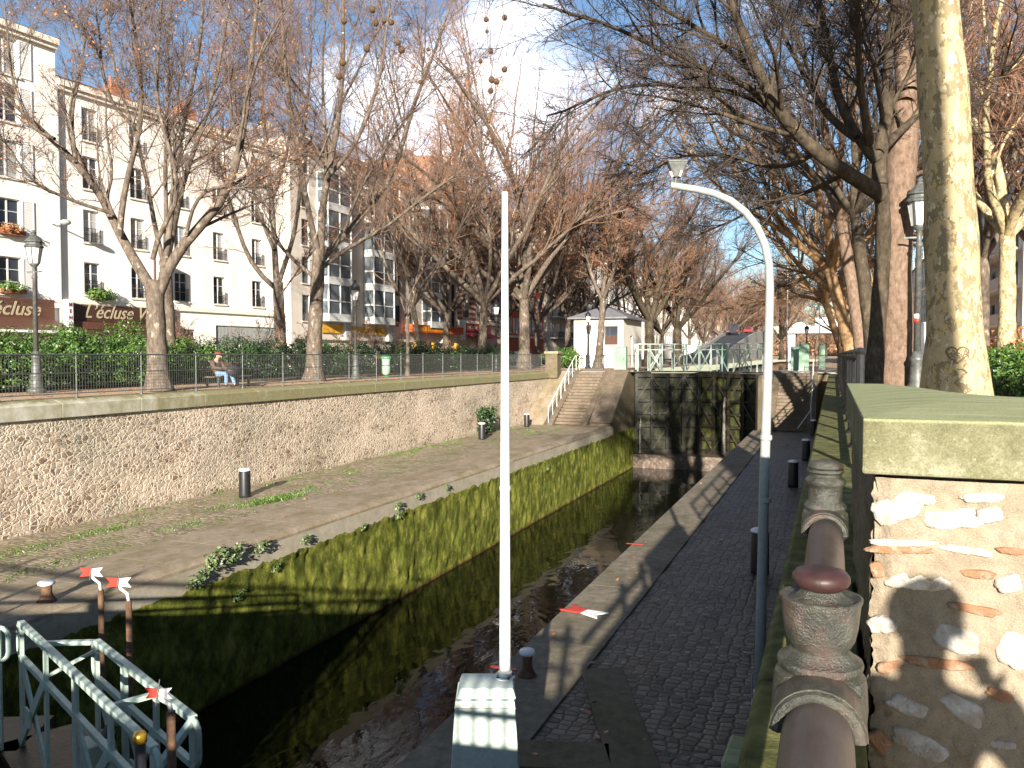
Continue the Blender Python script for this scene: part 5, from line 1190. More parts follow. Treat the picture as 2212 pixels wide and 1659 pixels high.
bush('hedge_bush', 'dark bush right of the thick pale trunk, behind the second street lamp', -24.8, 46.0, 7.5, 2.2, 1.85, 6, 9000, mat='hedge_dark', group=GB, size=.08)
bush('hedge_bush', 'dark hedge in front of the orange awning shop', -24.6, 56.0, 10, 2.2, 1.7, 7, 9000, mat='hedge_dark', group=GB, size=.09)
bush('hedge_bush', 'low bush left of the white lock house', -20.5, 66.0, 5, 2.4, 1.6, 8, 5000, group=GB, size=.09)
bush('hedge_bush', 'shadowy hedge at the right edge behind the heart trunk', 4.1, 21.0, 9.5, 1.6, 1.30, 9, 17000, size=.05)
bush('hedge_bush', 'orange-brown shrub above the right hedge', 5.2, 29, 4, 1.6, 1.9, 12, 4000, mat='dry_leaf', size=.06)
def bare_shrub(label, x, y, H, seed, mats=('bark', 'twig_red'), leaves=350):
    return tree('bare_shrub', label, (x, y, 0), mats, 'leafless shrubs behind the hedge', H=H, r0=.06, fork=.35, seed=seed, nl=6, twig=.0065, sub=(5, 4, 4), leaves=leaves, spread=.8, lrad=.5)
bare_shrub('leafless reddish shrub under the café sign', -27.5, 30, 3.2, 61); bare_shrub('leafless shrub in front of the slatted shutter', -27.5, 38, 3.4, 62)
bare_shrub('leafless reddish shrub left of the thick pale trunk', -27.0, 44, 3.6, 63, leaves=700); bare_shrub('leafless reddish shrub below the first glass bay', -27.0, 50, 3.6, 64, leaves=700)
bare_shrub('dark red leafless shrub between the forked tree and the brown door', -27.3, 34.5, 3.0, 65)
for r_ in [o for o in bpy.data.objects if o.name.startswith('bare_shrub')]: r_['category'] = 'shrub'
# dark bush growing behind a bollard on the quay
p = at_z(1041, 940, ZQ); bush('quay_bush', 'dark spiky bush growing against the rubble wall behind a bollard', WL+.35, p.y+.6, .9, .7, 1.35, 15, 900, mat='hedge_dark', size=.09, z=ZQ)
# little plants rooted in the canal wall
rng = random.Random(21)
def wall_plant(px, py, s, seed, label):
    p = at_x(px, py, CL+.07); rs = np.random.default_rng(seed); root = thing('wall_plant', label, 'plant', p, 'small ferns rooted in the mossy wall')
    s *= .62
    V, Q = leaf_mass(rs, [(.08, 0, 0, .12*s, .22*s, .16*s), (.08, .16*s, .08*s, .1*s, .14*s, .1*s), (.08, -.15*s, -.08*s, .1*s, .15*s, .1*s)], int(110*s+40), .03*s+.014, zmin=-9)
    me = np_mesh('leaves', V, Q, MT['fern'], root, smooth=False)
for i, (px, py, s_, lab) in enumerate(((460, 1205, 1.9, 'large leafy fern at the top of the mossy wall, nearest'), (500, 1195, 1.8, 'leafy fern just right of the nearest one on the mossy wall'), (560, 1180, 1.2, 'fern below the pale riser, third from the left'),
    (655, 1165, 1.0, 'small fern under the riser in the sunlit wall'), (855, 1092, 1.1, 'fern in the middle of the wall, higher of a pair'), (858, 1112, 1.1, 'fern in the middle of the wall, lower of a pair'), (900, 1070, .9, 'fern close under the riser near the white pole'), (780, 1138, .8, 'single pale fern on the wall between the middle pair and the left group'),
    (590, 1225, .9, 'low fern in the shadowed part of the wall'), (420, 1250, 1.6, 'dark fern in shade at the left end of the wall'), (510, 1285, 1.0, 'fern standing on the lowest shadow line of the wall'), (962, 1052, .8, 'tiny fern just left of the white pole'), (1180, 1010, .9, 'tiny fern right of the white pole'))):
    wall_plant(px, py, s_, 100+i, lab)
# tufts of weeds and grass between the cobbles: beyond counting
rs = np.random.default_rng(5); vs = []
def tuft(c, r, h, n):
    a = rs.uniform(0, 2*np.pi, n); rr = r*np.sqrt(rs.uniform(0, 1, n)); P = np.stack([c[0]+rr*np.cos(a)*.8, c[1]+rr*np.sin(a)*1.5, np.full(n, c[2])], -1)
    t = rs.uniform(0, 2*np.pi, n); w = .012+.012*rs.uniform(0, 1, n); hh = h*rs.uniform(.4, 1.1, n); dx = np.stack([np.cos(t), np.sin(t), 0*t], -1)*w[:, None]; tip = np.stack([rs.normal(0, h*.5, n), rs.normal(0, h*.5, n), hh], -1)
    return np.stack([P-dx, P+dx, P+dx*.5+tip*.7, P+tip], 1).reshape(-1, 3)
for px, py, r, h, n in ((580, 1082, .45, .10, 420), (620, 1075, .5, .09, 360), (545, 1090, .4, .07, 260), (500, 1095, .6, .05, 200), (700, 1005, .3, .10, 180), (390, 1140, .5, .05, 220), (210, 1150, .5, .05, 220), (460, 1065, .25, .08, 120), (140, 1225, .8, .04, 300), (870, 980, .6, .05, 160), (1160, 935, .9, .05, 300), (300, 1120, .6, .04, 160), (660, 1060, .5, .04, 160), (960, 960, .5, .05, 140), (760, 1020, .4, .05, 130), (60, 1190, .5, .05, 160), (1080, 925, .5, .06, 120), (690, 912, .2, .12, 0)):
    c = at_z(px, py, ZQ-.02)
    if n: vs.append(tuft(c, r, h, n))
for k in range(90):
    y = rs.uniform(6, 46); x = rs.choice([WL+.12+abs(rs.normal(0, .25)), rs.uniform(WL+.2, -13.6)]); vs.append(tuft((x, y, ZQ-.02), .16, .05, 26))
V = np.concatenate(vs); o = np_mesh('weeds', V, np.arange(len(V)).reshape(-1, 4), MT['weed'], None, smooth=False); tag(o, 'bright green weeds and grass tufts between the quay cobbles', 'weeds', kind='stuff')
# fallen leaves
P = []
for k in range(700):
    a = rs.uniform(0, 1)
    if a < .35: P.append((rs.uniform(-15.3, -13.2), 46+abs(rs.normal(0, 1.0)), ZQ+.03+0*a))
    elif a < .6: P.append((rs.uniform(-17, -12), rs.uniform(6, 46), ZQ+.03))
    else: P.append((rs.uniform(-3.9, -.3), rs.uniform(5, 46), ZQ+.03))
P = np.array(P); n = len(P); a = np.stack([np.cos(rs.uniform(0, 6.3, n)), np.sin(rs.uniform(0, 6.3, n)), rs.normal(0, .25, n)], -1); b = _nrm(np.cross(a, UP+rs.normal(0, .2, (n, 3)))); s = rs.uniform(.025, .055, (n, 1))
V = np.stack([P-a*s, P+b*s*.7, P+a*s, P-b*s*.7], 1).reshape(-1, 3); o = np_mesh('fallen_leaves', V, np.arange(4*n).reshape(n, 4), MT['dry_leaf'], None, smooth=False); tag(o, 'rusty fallen leaves scattered on the quays and steps', 'leaves', kind='stuff')
n = 2500; P = np.stack([rs.uniform(-25, -17.7, n), rs.uniform(9, 60, n), np.full(n, .02)], -1); a = np.stack([np.cos(rs.uniform(0, 6.3, n)), np.sin(rs.uniform(0, 6.3, n)), rs.normal(0, .25, n)], -1); b = _nrm(np.cross(a, UP+rs.normal(0, .2, (n, 3)))); s = rs.uniform(.03, .06, (n, 1))
V = np.stack([P-a*s, P+b*s*.7, P+a*s, P-b*s*.7], 1).reshape(-1, 3); o = np_mesh('fallen_leaves', V, np.arange(4*n).reshape(n, 4), MT['dry_leaf'], None, smooth=False); tag(o, 'dry brown leaves on the sandy left promenade', 'leaves', kind='stuff')
# ------------------------------------------------------------------ buildings
def mesh_only(mb, name, mat):
    o = mb.build(name, mat); me = o.data; bpy.data.objects.remove(o); return me
_wc = {}
def window_meshes(w, h, style, frame, glass, face):
    key = (round(w, 2), round(h, 2), style, frame.name, glass.name, face)
    if key in _wc: return _wc[key]
    f = face; X = lambda a: a*f       # local: x out of the wall, y along, z up; origin at sill centre
    out = []
    m = MB(); t = .055
    x0, x1 = sorted((X(-.20), X(-.14)))
    m.box(x0, x1, -w/2, -w/2+t, 0, h); m.box(x0, x1, w/2-t, w/2, 0, h); m.box(x0, x1, -w/2+t, w/2-t, 0, t); m.box(x0, x1, -w/2+t, w/2-t, h-t, h)
    m.box(x0, x1, -.04, .04, t, h-t)
    if style not in ('plain',):
        for k in (1, 2): m.box(sorted((X(-.185), X(-.150)))[0], sorted((X(-.185), X(-.150)))[1], -w/2+t, -.04, h*k/3-.015, h*k/3+.015); m.box(sorted((X(-.185), X(-.150)))[0], sorted((X(-.185), X(-.150)))[1], .04, w/2-t, h*k/3-.015, h*k/3+.015)
    out.append(('window', mesh_only(m, 'window', frame), None))
    m = MB(); m.quad((X(-.175), -w/2+.02, .02), (X(-.175), w/2-.02, .02), (X(-.175), w/2-.02, h-.02), (X(-.175), -w/2+.02, h-.02)); out.append(('pane', mesh_only(m, 'pane', glass), 0))
    m = MB(); a, b = sorted((X(-.22), X(.10))); m.box(a, b, -w/2-.12, w/2+.12, -.10, -.003); out.append(('sill', mesh_only(m, 'sill', MT['trim']), 0))
    if 'shut' in style:
        for sg in (-1, 1):
            m = MB(); c = sg*(w/2+w*.26+.03); a, b = sorted((X(.015), X(.055))); m.box(a, b, c-w*.25, c+w*.25, 0, .07); m.box(a, b, c-w*.25, c+w*.25, h-.07, h); m.box(a, b, c-w*.25, c-w*.25+.06, .07, h-.07); m.box(a, b, c+w*.25-.06, c+w*.25, .07, h-.07)
            n = int((h-.14)/.09)
            for k in range(n):
                z = .07+(h-.14)*(k+.5)/n; m.bar((X(.022), c-w*.25+.06, z), (X(.022), c+w*.25-.06, z), .025, .07)
            out.append(('shutter', mesh_only(m, 'shutter', MT['shutter']), 0))
    if 'rail' in style:
        m = MB(); a, b = sorted((X(.06), X(.085)))
        for z in (.06, .42, .80): m.box(a, b, -w/2-.03, w/2+.03, z, z+.025)
        n = int(w/.11)
        for k in range(n+1): y = -w/2+w*k/n; m.box(a, b, y-.008, y+.008, .085, .80)
        out.append(('guard_rail', mesh_only(m, 'guard_rail', MT['black']), 0))
    _wc[key] = out; return out
def put_window(root, x, y, z, w, h, style, frame, glass, face=1):
    o0 = wloc(root); par = None
    for nm, me, p in window_meshes(w, h, style, frame, glass, face):
        o = bpy.data.objects.new(nm, me); COL.objects.link(o)
        if p is None: o.parent = root; o.location = (x-o0.x, y-o0.y, z-o0.z); par = o
        else: o.parent = par
    return par
def wall_with_holes(m, x, y0, y1, z0, z1, rects, depth=.24, face=1, ax='x'):
    P = (lambda a, y, z: (a, y, z)) if ax == 'x' else (lambda a, y, z: (y, a, z))
    ys = sorted({y0, y1, *[r[0] for r in rects], *[r[1] for r in rects]}); zs = sorted({z0, z1, *[r[2] for r in rects], *[r[3] for r in rects]})
    ys = [y for y in ys if y0 <= y <= y1]; zs = [z for z in zs if z0 <= z <= z1]
    for i in range(len(ys)-1):
        for j in range(len(zs)-1):
            cy, cz = (ys[i]+ys[i+1])/2, (zs[j]+zs[j+1])/2
            if any(r[0] < cy < r[1] and r[2] < cz < r[3] for r in rects): continue
            q = [P(x, ys[i], zs[j]), P(x, ys[i+1], zs[j]), P(x, ys[i+1], zs[j+1]), P(x, ys[i], zs[j+1])]
            m.quad(*(q if (face > 0) == (ax == 'x') else q[::-1]))
    d = -depth*face
    for a, b, c, e in rects:
        for q in ([P(x, a, c), P(x, b, c), P(x+d, b, c), P(x+d, a, c)], [P(x, a, e), P(x+d, a, e), P(x+d, b, e), P(x, b, e)], [P(x, a, c), P(x+d, a, c), P(x+d, a, e), P(x, a, e)], [P(x, b, c), P(x, b, e), P(x+d, b, e), P(x+d, b, c)], [P(x+d, a, c), P(x+d, b, c), P(x+d, b, e), P(x+d, a, e)]): m.quad(*q)
def building(label, x, y0, y1, H, mat, rows, cols, w, h, style='rail', depth=11, frame=None, glass=None, roof='zinc', face=1, cornice=True, ground=None, skip=(), pivot=None, name='apartment_building', group=None, cat='building', roofh=1.6, glass_alt=None):
    """rows: sill heights; cols: window centres along y"""
    frame = frame or MT['frame']; glass = glass or MT['glass']
    root = thing(name, label, cat, pivot or (x, (y0+y1)/2, 0), group); f = face
    rects = [(c-w/2, c+w/2, z, z+h) for i, z in enumerate(rows) for j, c in enumerate(cols) if (i, j) not in skip]
    m = MB(); wall_with_holes(m, x, y0, y1, 0, H, rects + (ground or []), face=f)
    xb = x-depth*f
    m.quad((x, y0, 0), (x, y0, H), (xb, y0, H), (xb, y0, 0)); m.quad((x, y1, 0), (xb, y1, 0), (xb, y1, H), (x, y1, H)); m.quad((xb, y0, 0), (xb, y0, H), (xb, y1, H), (xb, y1, 0))
    m.build('wall', mat, root, fix=False)
    if cornice:
        m = MB(); a, b = sorted((x-.05*f, x+.38*f)); m.box(a, b, y0-.02, y1+.02, H-.34, H-.02); a, b = sorted((x-.05*f, x+.22*f)); m.box(a, b, y0-.01, y1+.01, H-.55, H-.343); m.build('cornice', MT['trim'], root)
        m = MB(); a, b = sorted((x-.05*f, x+.16*f)); m.box(a, b, y0, y1, rows[0]-.62, rows[0]-.34); m.build('string_course', MT['trim'], root)
    m = MB(); xo = x+.40*f
    m.prism([(xo, y0, H), (x-depth*.35*f, y0, H+roofh), (x-depth*.65*f, y0, H+roofh), (xb, y0, H)], (0, y1-y0, 0)); rf = m.build('roof', MT[roof], root)
    rg = random.Random(int(y0*7))
    for k in range(max(2, int((y1-y0)/6))):
        y = y0+(y1-y0)*(k+.5+rg.uniform(-.2, .2))/max(2, int((y1-y0)/6)); xx = x-depth*.5*f; m = MB(); m.box(xx-.35, xx+.35, y-.8, y+.8, H+roofh*.5, H+roofh+1.2)
        for q in range(4): m.tube([(xx, y-.55+.36*q, H+roofh+1.2), (xx, y-.55+.36*q, H+roofh+1.65)], .11, 8)
        m.build('chimney', MT['tile'] if roof != 'slate' else MT['f_warm'], rf)
    for i, z in enumerate(rows):
        for j, c in enumerate(cols):
            if (i, j) in skip: continue
            g = glass_alt if (glass_alt and (i*3+j*5+int(y0)) % 5 < 2) else glass
            put_window(root, x, c, z, w, h, style, frame, g, f)
    return root
def sign(root, x, y0, y1, z0, z1, mat, txt, size, tmat, ty=None, tz=None, shear=0.0, d=.14, name='sign', bold=0.0):
    m = MB(); m.box(x, x+d, y0, y1, z0, z1); s_ = m.build(name, mat, root, bevel=.01)
    if txt:
        m = MB(); m.add_text(txt, size, (x+d+.012, ty if ty is not None else y0+.25, tz if tz is not None else z0+(z1-z0)*.28), (0, 1, 0), (0, 0, 1), .01, shear, bold=bold); m.build('lettering', tmat, s_, fix=False)
    return s_
FX = -38.6
# first two old houses swing slightly towards the sun
rows4 = [4.55, 7.55, 10.6, 13.35]
b1 = building('old cream house at the left edge with shutters over a brown café awning', FX, 14, 32.0, 18.4, MT['f_cream'], [4.3, 7.35, 10.4, 13.3, 15.75], [17.0, 21.0, 25.2, 29.2], 1.35, 1.95, 'shut', roof='zinc', pivot=(FX, 52, 0), ground=[(15, 31, .3, 3.3)], glass_alt=MT['glass_w'])
m = MB(); m.box(FX-.30, FX-.26, 15, 31, .3, 3.3); m.build('shop_window', MT['glass'], b1)
s_ = sign(b1, FX+.02, 14.2, 31.6, 2.95, 4.1, MT['brown'], 'Restaurant à l\u2019écluse', 1.05, MT['letter'], 22.0, 3.2, .35, bold=.01)
m = MB(); m.prism([(FX+.03, 15, 3.15), (FX+2.2, 15, 2.30), (FX+2.2, 15, 2.22), (FX+.03, 15, 3.0)], (0, 16.4, 0)); aw = m.build('awning', MT['brown'], b1)
m = MB(); m.box(FX+2.2, FX+2.24, 15, 31.4, 2.24, 2.36); m.build('trim_strip', MT['white'], aw)
m = MB(); m.box(FX+2.205, FX+2.235, 15, 31.4, 1.75, 2.235); vl = m.build('valance', MT['brown_dk'], aw)
m = MB(); m.add_text('Bar du Canal  Restaurant', .42, (FX+2.25, 22.3, 1.86), (0, 1, 0), (0, 0, 1), .006, .2, bold=.006); m.build('lettering', MT['letter'], vl, fix=False)
for k, (y, z) in enumerate(((29.2, 7.35), (29.2, 4.3), (25.2, 4.3))):
    m = MB(); m.box(FX+.05, FX+.38, y-.7, y+.7, z+.02, z+.24); bx_ = m.build('flower_box', MT['tile'], b1)
    rs = np.random.default_rng(k); V, Q = leaf_mass(rs, [(FX+.35, y-.3+.5*j, z+.35, .35, .4, .28) for j in range(2)], 420, .07, zmin=-9); V -= np.array(wloc(bx_)); np_mesh('plant', V, Q, MT['weed' if k else 'dry_leaf'], bx_, smooth=False)
b1.rotation_euler = (0, 0, R(-5)); b1.location = (FX+.17, 53.9, 0)
b2 = building('long white four storey house above the dark brown café front', FX, 32.04, 52.0, 16.3, MT['f_white'], rows4, [34.3, 37.8, 41.4, 45.0, 49.0], 1.15, 1.85, 'rail', roof='tile', pivot=(FX, 52, 0), ground=[(33, 40.4, .2, 2.8), (41.0, 42.6, .1, 2.75), (44.6, 51.2, .3, 3.1)], glass_alt=MT['glass_w'])
m = MB(); m.box(FX-.30, FX-.26, 33, 40.4, .2, 2.8); m.build('shop_window', MT['glass'], b2)
m = MB(); m.box(FX-.20, FX-.12, 41.02, 42.58, .1, 2.74); dr = m.build('door', MT['brown'], b2); m = MB(); m.ball((FX-.09, 42.4, 1.2), .05, 8, 6); m.build('handle', MT['gold'], dr)
m = MB()
for k in range(46): m.box(FX-.16, FX-.10, 44.65+.141*k, 44.65+.141*k+.075, .32, 3.08)
m.build('slatted_shutter', MT['grey'], b2)
sign(b2, FX+.02, 32.5, 40.8, 3.0, 4.0, MT['brown_dk'], 'L\u2019écluse Valmy', 1.12, MT['letter'], 33.5, 3.22, .42, bold=.006)
m = MB(); m.box(FX+.02, FX+.30, 32.5, 41.0, 2.55, 2.98); m.build('fascia', MT['brown'], b2)
m = MB(); m.prism([(FX+.03, 33, 2.6), (FX+1.6, 33, 2.15), (FX+1.6, 33, 2.08), (FX+.03, 33, 2.5)], (0, 7.6, 0)); m.build('awning', MT['brown_dk'], b2)
s_ = sign(b2, FX+.03, 32.08, 32.46, 2.6, 4.15, MT['white'], None, 0, None, d=.55)
m = MB()
for k, ch in enumerate('MENU'): m.add_text(ch, .30, (FX+.592, 32.27, 3.78-.36*k), (0, 1, 0), (0, 0, 1), .005, 0, 'CENTER', .01)
m.build('lettering', MT['burgundy'], s_, fix=False)
s_ = sign(b2, FX+.03, 39.0, 39.35, 5.1, 7.0, MT['brown'], None, 0, None, d=.10)
m = MB(); m.box(FX+.15, FX+1.0, 39.14, 39.22, 5.0, 7.1); m.build('panel', MT['white'], s_)
m = MB()
for k, ch in enumerate('VALMY'): m.add_text(ch, .34, (FX+.78, 39.13, 6.62-.36*k), (1, 0, 0), (0, 0, 1), .005, 0, 'CENTER', .01)
for k, ch in enumerate('ÉCLUSE'): m.add_text(ch, .28, (FX+.36, 39.13, 6.68-.31*k), (1, 0, 0), (0, 0, 1), .005, 0, 'CENTER', .01)
m.build('lettering', MT['brown_dk'], s_, fix=False)
m = MB(); m.tube([(FX+.12, 32.0, .2), (FX+.12, 32.0, 16)], .09, 8); m.build('downpipe', MT['grey'], b2)
for k, (y, z, c) in enumerate(((34.3, 4.55, 'weed'), (34.9, 4.5, 'hedge'))):
    rs = np.random.default_rng(20+k); V, Q = leaf_mass(rs, [(FX+.35, y, z+.05, .45, .75, .34)], 420, .08, zmin=-9); V -= np.array(wloc(b2)); np_mesh('window_plant', V, Q, MT[c], b2, smooth=False)
m = MB(); m.tube([(FX, 31.6, 8.3), (FX+.9, 31.6, 8.3)], .04, 8); m.ball((FX+1.15, 31.6, 8.3), .30, 12, 8, (1, 1, .55)); m.build('wall_lamp', MT['grey'], b2, smooth=True)
b2.rotation_euler = (0, 0, R(-5)); b2.scale = (1, .905, 1)
# modern block with stacked glass bays
rows5 = [3.7, 6.6, 9.5, 12.4, 15.0]
BX = -38.0
b3 = building('modern stone block with stacked glass bay windows', BX, 52.1, 81.6, 17.4, MT['f_stone'], rows5, [54.0, 60.0, 68.5, 71.2, 78.6, 80.6], 1.0, 2.0, 'plain', roof='slate', glass=MT['glass'], frame=MT['grey_iron'], cornice=False, roofh=1.2, ground=[(53, 81, .2, 2.3)])
m = MB(); m.box(BX-.30, BX-.26, 53, 81, .2, 2.3); m.build('shop_window', MT['glass'], b3)
m = MB(); m.box(BX-.02, BX+.5, 52.1, 81.6, 17.2, 17.5); m.build('cornice', MT['zinc'], b3)
def bay(y, w, out=1.1):
    root = b3
    for k in range(5):
        z = 3.75+2.9*k; m = MB(); m.box(BX, BX+out, y-w/2, y+w/2, z, z+.62 if k < 4 else z+.3); b = m.build('bay_window', MT['white'], root, bevel=.02)
        if k == 4: continue
        z = 4.37+2.9*k; h_ = 2.28; m = MB()
        for (xa, ya) in ((BX+out-.06, y-w/2+.06), (BX+out-.06, y+w/2-.06), (BX+out-.06, y), (BX+.06, y-w/2+.06)): m.box(xa-.05, xa+.05, ya-.05, ya+.05, z, z+h_)
        m.box(BX+out-.10, BX+out-.02, y-w/2+.11, y+w/2-.11, z+.95, z+1.05); m.box(BX+.11, BX+out-.11, y-w/2+.02, y-w/2+.10, z+.95, z+1.10)
        m.build('frame', MT['white'], b)
        m = MB()
        m.quad((BX+out-.08, y-w/2+.05, z), (BX+out-.08, y+w/2-.05, z), (BX+out-.08, y+w/2-.05, z+h_), (BX+out-.08, y-w/2+.05, z+h_))
        m.quad((BX+.02, y-w/2+.06, z), (BX+out-.08, y-w/2+.06, z), (BX+out-.08, y-w/2+.06, z+h_), (BX+.02, y-w/2+.06, z+h_))
        m.build('pane', MT['glass_b'], b)
    m = MB(); m.box(BX+.01, BX+.45, y+w/2+.02, y+w/2+.75, 2.3, 17.2); m.build('shaft_wall', MT['f_grey'], root)
for y, w in ((57.2, 3.4), (64.2, 3.6), (75.2, 3.8)): bay(y, w)
sign(b3, BX+.02, 56, 67.0, 2.85, 3.5, MT['yellow'], 'CRÊPERIE', .5, MT['brown_dk'], 62.5, 3.0, d=.10)
sign(b3, BX+.02, 69.6, 81.2, 3.25, 3.98, MT['orange'], 'L\u2019AVENUE DES SAVEURS', .62, MT['yellow'], 69.9, 3.4, d=.9, name='awning', bold=.008)
for y in (71.8, 75.6, 79.0, 81.0):
    m = MB(); m.box(BX+.02, BX+.3, y-.25, y+.25, .0, 2.3); m.build('shop_pillar', MT['yellow'], b3)
# striped brick-and-stone house
b4 = building('house with striped brick and stone walls and a burgundy awning', -38.2, 81.8, 96.5, 17.0, MT['f_pink'], [5.2, 8.3, 11.3, 14.0], [84.2, 88.0, 91.8, 95.0], 1.25, 2.1, 'rail', roof='zinc', glass_alt=MT['glass_w'])
m = MB()
for k in range(22):
    z = 3.8+.58*k
    for ya, yb in ((81.85, 83.3), (85.1, 87.1), (88.9, 90.9), (92.7, 94.1)): m.box(-38.21, -38.185, ya, yb, z, z+.28)
m.build('brick_bands', MT['brick'], b4)
sign(b4, -38.18, 82.4, 90.5, 3.7, 4.6, MT['burgundy'], 'CAFÉ TABAC', .5, MT['letter'], 83.9, 3.95, d=.3)
m = MB(); m.prism([(-38.17, 83.6, 3.68), (-36.6, 83.6, 3.1), (-36.6, 83.6, 2.9), (-38.17, 83.6, 3.5)], (0, 7, 0)); m.build('awning', MT['burgundy'], b4)
sign(b4, -38.18, 82.0, 83.2, 2.7, 4.9, MT['white'], None, 0, None, d=.45)
# red house and the pale row beyond
building('red painted house behind the broad tree', -38.3, 96.7, 111, 15.5, MT['f_red'], [3.9, 6.9, 9.9, 12.6], [98.5, 101.5, 104.5, 107.5, 110], 1.2, 1.9, 'shut', roof='zinc', glass_alt=MT['glass_w'])
b6 = building('pale modern block with long dark balconies', -37.8, 111.2, 132, 19.0, MT['f_warm'], [3.6, 6.6, 9.6, 12.6, 15.6], [113.5, 117, 120.5, 124, 127.5, 130.5], 1.8, 2.1, 'plain', roof='slate', cornice=False, glass_alt=MT['glass_w'])
for k in range(5):
    m = MB(); m.box(-37.79, -36.5, 112.5, 131, 3.4+3*k, 3.58+3*k); bl = m.build('balcony', MT['f_grey'], b6)
    m = MB(); m.box(-36.56, -36.5, 112.5, 131, 4.40+3*k, 4.46+3*k)
    for j in range(90): m.box(-36.55, -36.51, 112.5+.2055*j, 112.53+.2055*j, 3.585+3*k, 4.398+3*k)
    m.build('guard_rail', MT['black'], bl)
for i, (y0, y1, H, mt, lab) in enumerate(((132.2, 152, 17, 'f_cream', 'cream house beyond the pale balcony block'), (152.2, 176, 19, 'f_white', 'white house seen over the lock house roof'), (176.2, 204, 18, 'f_warm', 'warm beige house behind the dark trees'), (204.2, 236, 20, 'f_cream', 'tall cream house near the end of the left row'), (236.2, 274, 18, 'f_white', 'white house by the parked vans'), (274.2, 330, 20, 'f_pink', 'pinkish house at the far end of the left row'))):
    n = int((y1-y0)/3.4); building(lab, -38.0-.3*(i % 2), y0, y1, H, MT[mt], [3.8+3.0*k for k in range(5 if H > 18 else 4)], [y0+(y1-y0)*(k+.5)/n for k in range(n)], 1.3, 1.9, 'plain', roof=('zinc', 'slate')[i % 2], glass_alt=MT['glass_w'])
building('tall orange brick block rising behind the left row', -54, 107, 118, 29.5, MT['brick'], [12+2.9*k for k in range(6)], [109+3.4*k for k in range(3)], 1.1, 1.3, 'plain', roof='zinc', depth=10, cornice=False, roofh=.3)
# lock keeper's house
hx0, hx1, hy0, hy1 = -20.3, -16.1, 66.7, 73.6
root = thing('lock_house', 'small white lock keeper house with a grey hipped roof beside the far gate', 'house', ((hx0+hx1)/2, hy0, 0))
m = MB(); wx0, wx1 = at_d(1306, 720, 67).x*66.7/at_d(1306, 720, 67).y, at_d(1335, 720, 67).x*66.7/at_d(1335, 720, 67).y
wall_with_holes(m, hy0, hx0, hx1, 0, 4.05, [(wx0, wx1, 1.9, 3.45)], face=-1, ax='y'); wall_with_holes(m, hx1, hy0, hy1, 0, 4.05, [(hy0+2.6, hy0+3.5, .1, 2.7)], face=1, ax='x')
m.quad((hx0, hy0, 0), (hx0, hy0, 4.05), (hx0, hy1, 4.05), (hx0, hy1, 0)); m.quad((hx0, hy1, 0), (hx1, hy1, 0), (hx1, hy1, 4.05), (hx0, hy1, 4.05)); m.build('wall', MT['f_house'], root)
m = MB(); m.box(wx0-.14, wx0-.002, hy0-.05, hy0-.002, 1.78, 3.56); m.box(wx1+.002, wx1+.14, hy0-.05, hy0-.002, 1.78, 3.56); m.box(wx0, wx1, hy0-.05, hy0-.002, 3.452, 3.56); m.box(wx0, wx1, hy0-.08, hy0-.002, 1.78, 1.898); wd = m.build('window', MT['trim'], root)
m = MB(); m.box(wx0+.02, wx1-.02, hy0+.14, hy0+.17, 1.92, 3.43); m.build('pane', MT['glass'], wd)
m = MB()
for k in range(9): m.box(wx0+.01, wx1-.01, hy0+.05, hy0+.10, 1.92+.085*k, 1.975+.085*k)
m.build('shutter', MT['brown'], wd)
m = MB(); m.box(hx1-.2, hx1-.15, hy0+2.62, hy0+3.48, .1, 2.68); m.build('door', MT['brown_dk'], root)
m = MB(); e = .45; cx_, rz0 = (hx0+hx1)/2, 4.06
A = [(hx0-e, hy0-e, rz0), (hx1+e, hy0-e, rz0), (hx1+e, hy1+e, rz0), (hx0-e, hy1+e, rz0)]; B1, B2 = (cx_, hy0+2.0, 5.25), (cx_, hy1-2.0, 5.25)
A2 = [(x, y, rz0+.12) for x, y, z in A]
for i in range(4): m.quad(A[i], A[(i+1) % 4], A2[(i+1) % 4], A2[i])
m.poly(A[::-1]); m.poly([A2[0], A2[1], B1]); m.poly([A2[1], A2[2], B2, B1]); m.poly([A2[2], A2[3], B2]); m.poly([A2[3], A2[0], B1, B2]); m.build('roof', MT['slate'], root)
# right bank: dark apartment block seen through the trees
b = building('dark apartment block with pale balconies behind the trees at right edge', 13.2, 72, 128, 24, MT['f_grey'], [3.6+2.9*k for k in range(7)], [75+4.8*k for k in range(11)], 2.0, 1.9, 'plain', face=-1, roof='slate', cornice=False, glass=MT['glass'], frame=MT['grey_iron'])
for k in range(7):
    m = MB(); m.box(12.1, 13.19, 73, 127, 3.35+2.9*k, 3.5+2.9*k); bl = m.build('balcony', MT['f_white'], b)
    m = MB(); m.box(12.08, 12.14, 73, 127, 3.52+2.9*k, 4.35+2.9*k); m.build('parapet', MT['f_stone'], bl)
building('distant beige building closing the right bank', 15, 131, 195, 18, MT['f_warm'], [3.6+3*k for k in range(6)], [134+5*k for k in range(12)], 1.4, 1.9, 'plain', face=-1, roof='zinc', cornice=False)
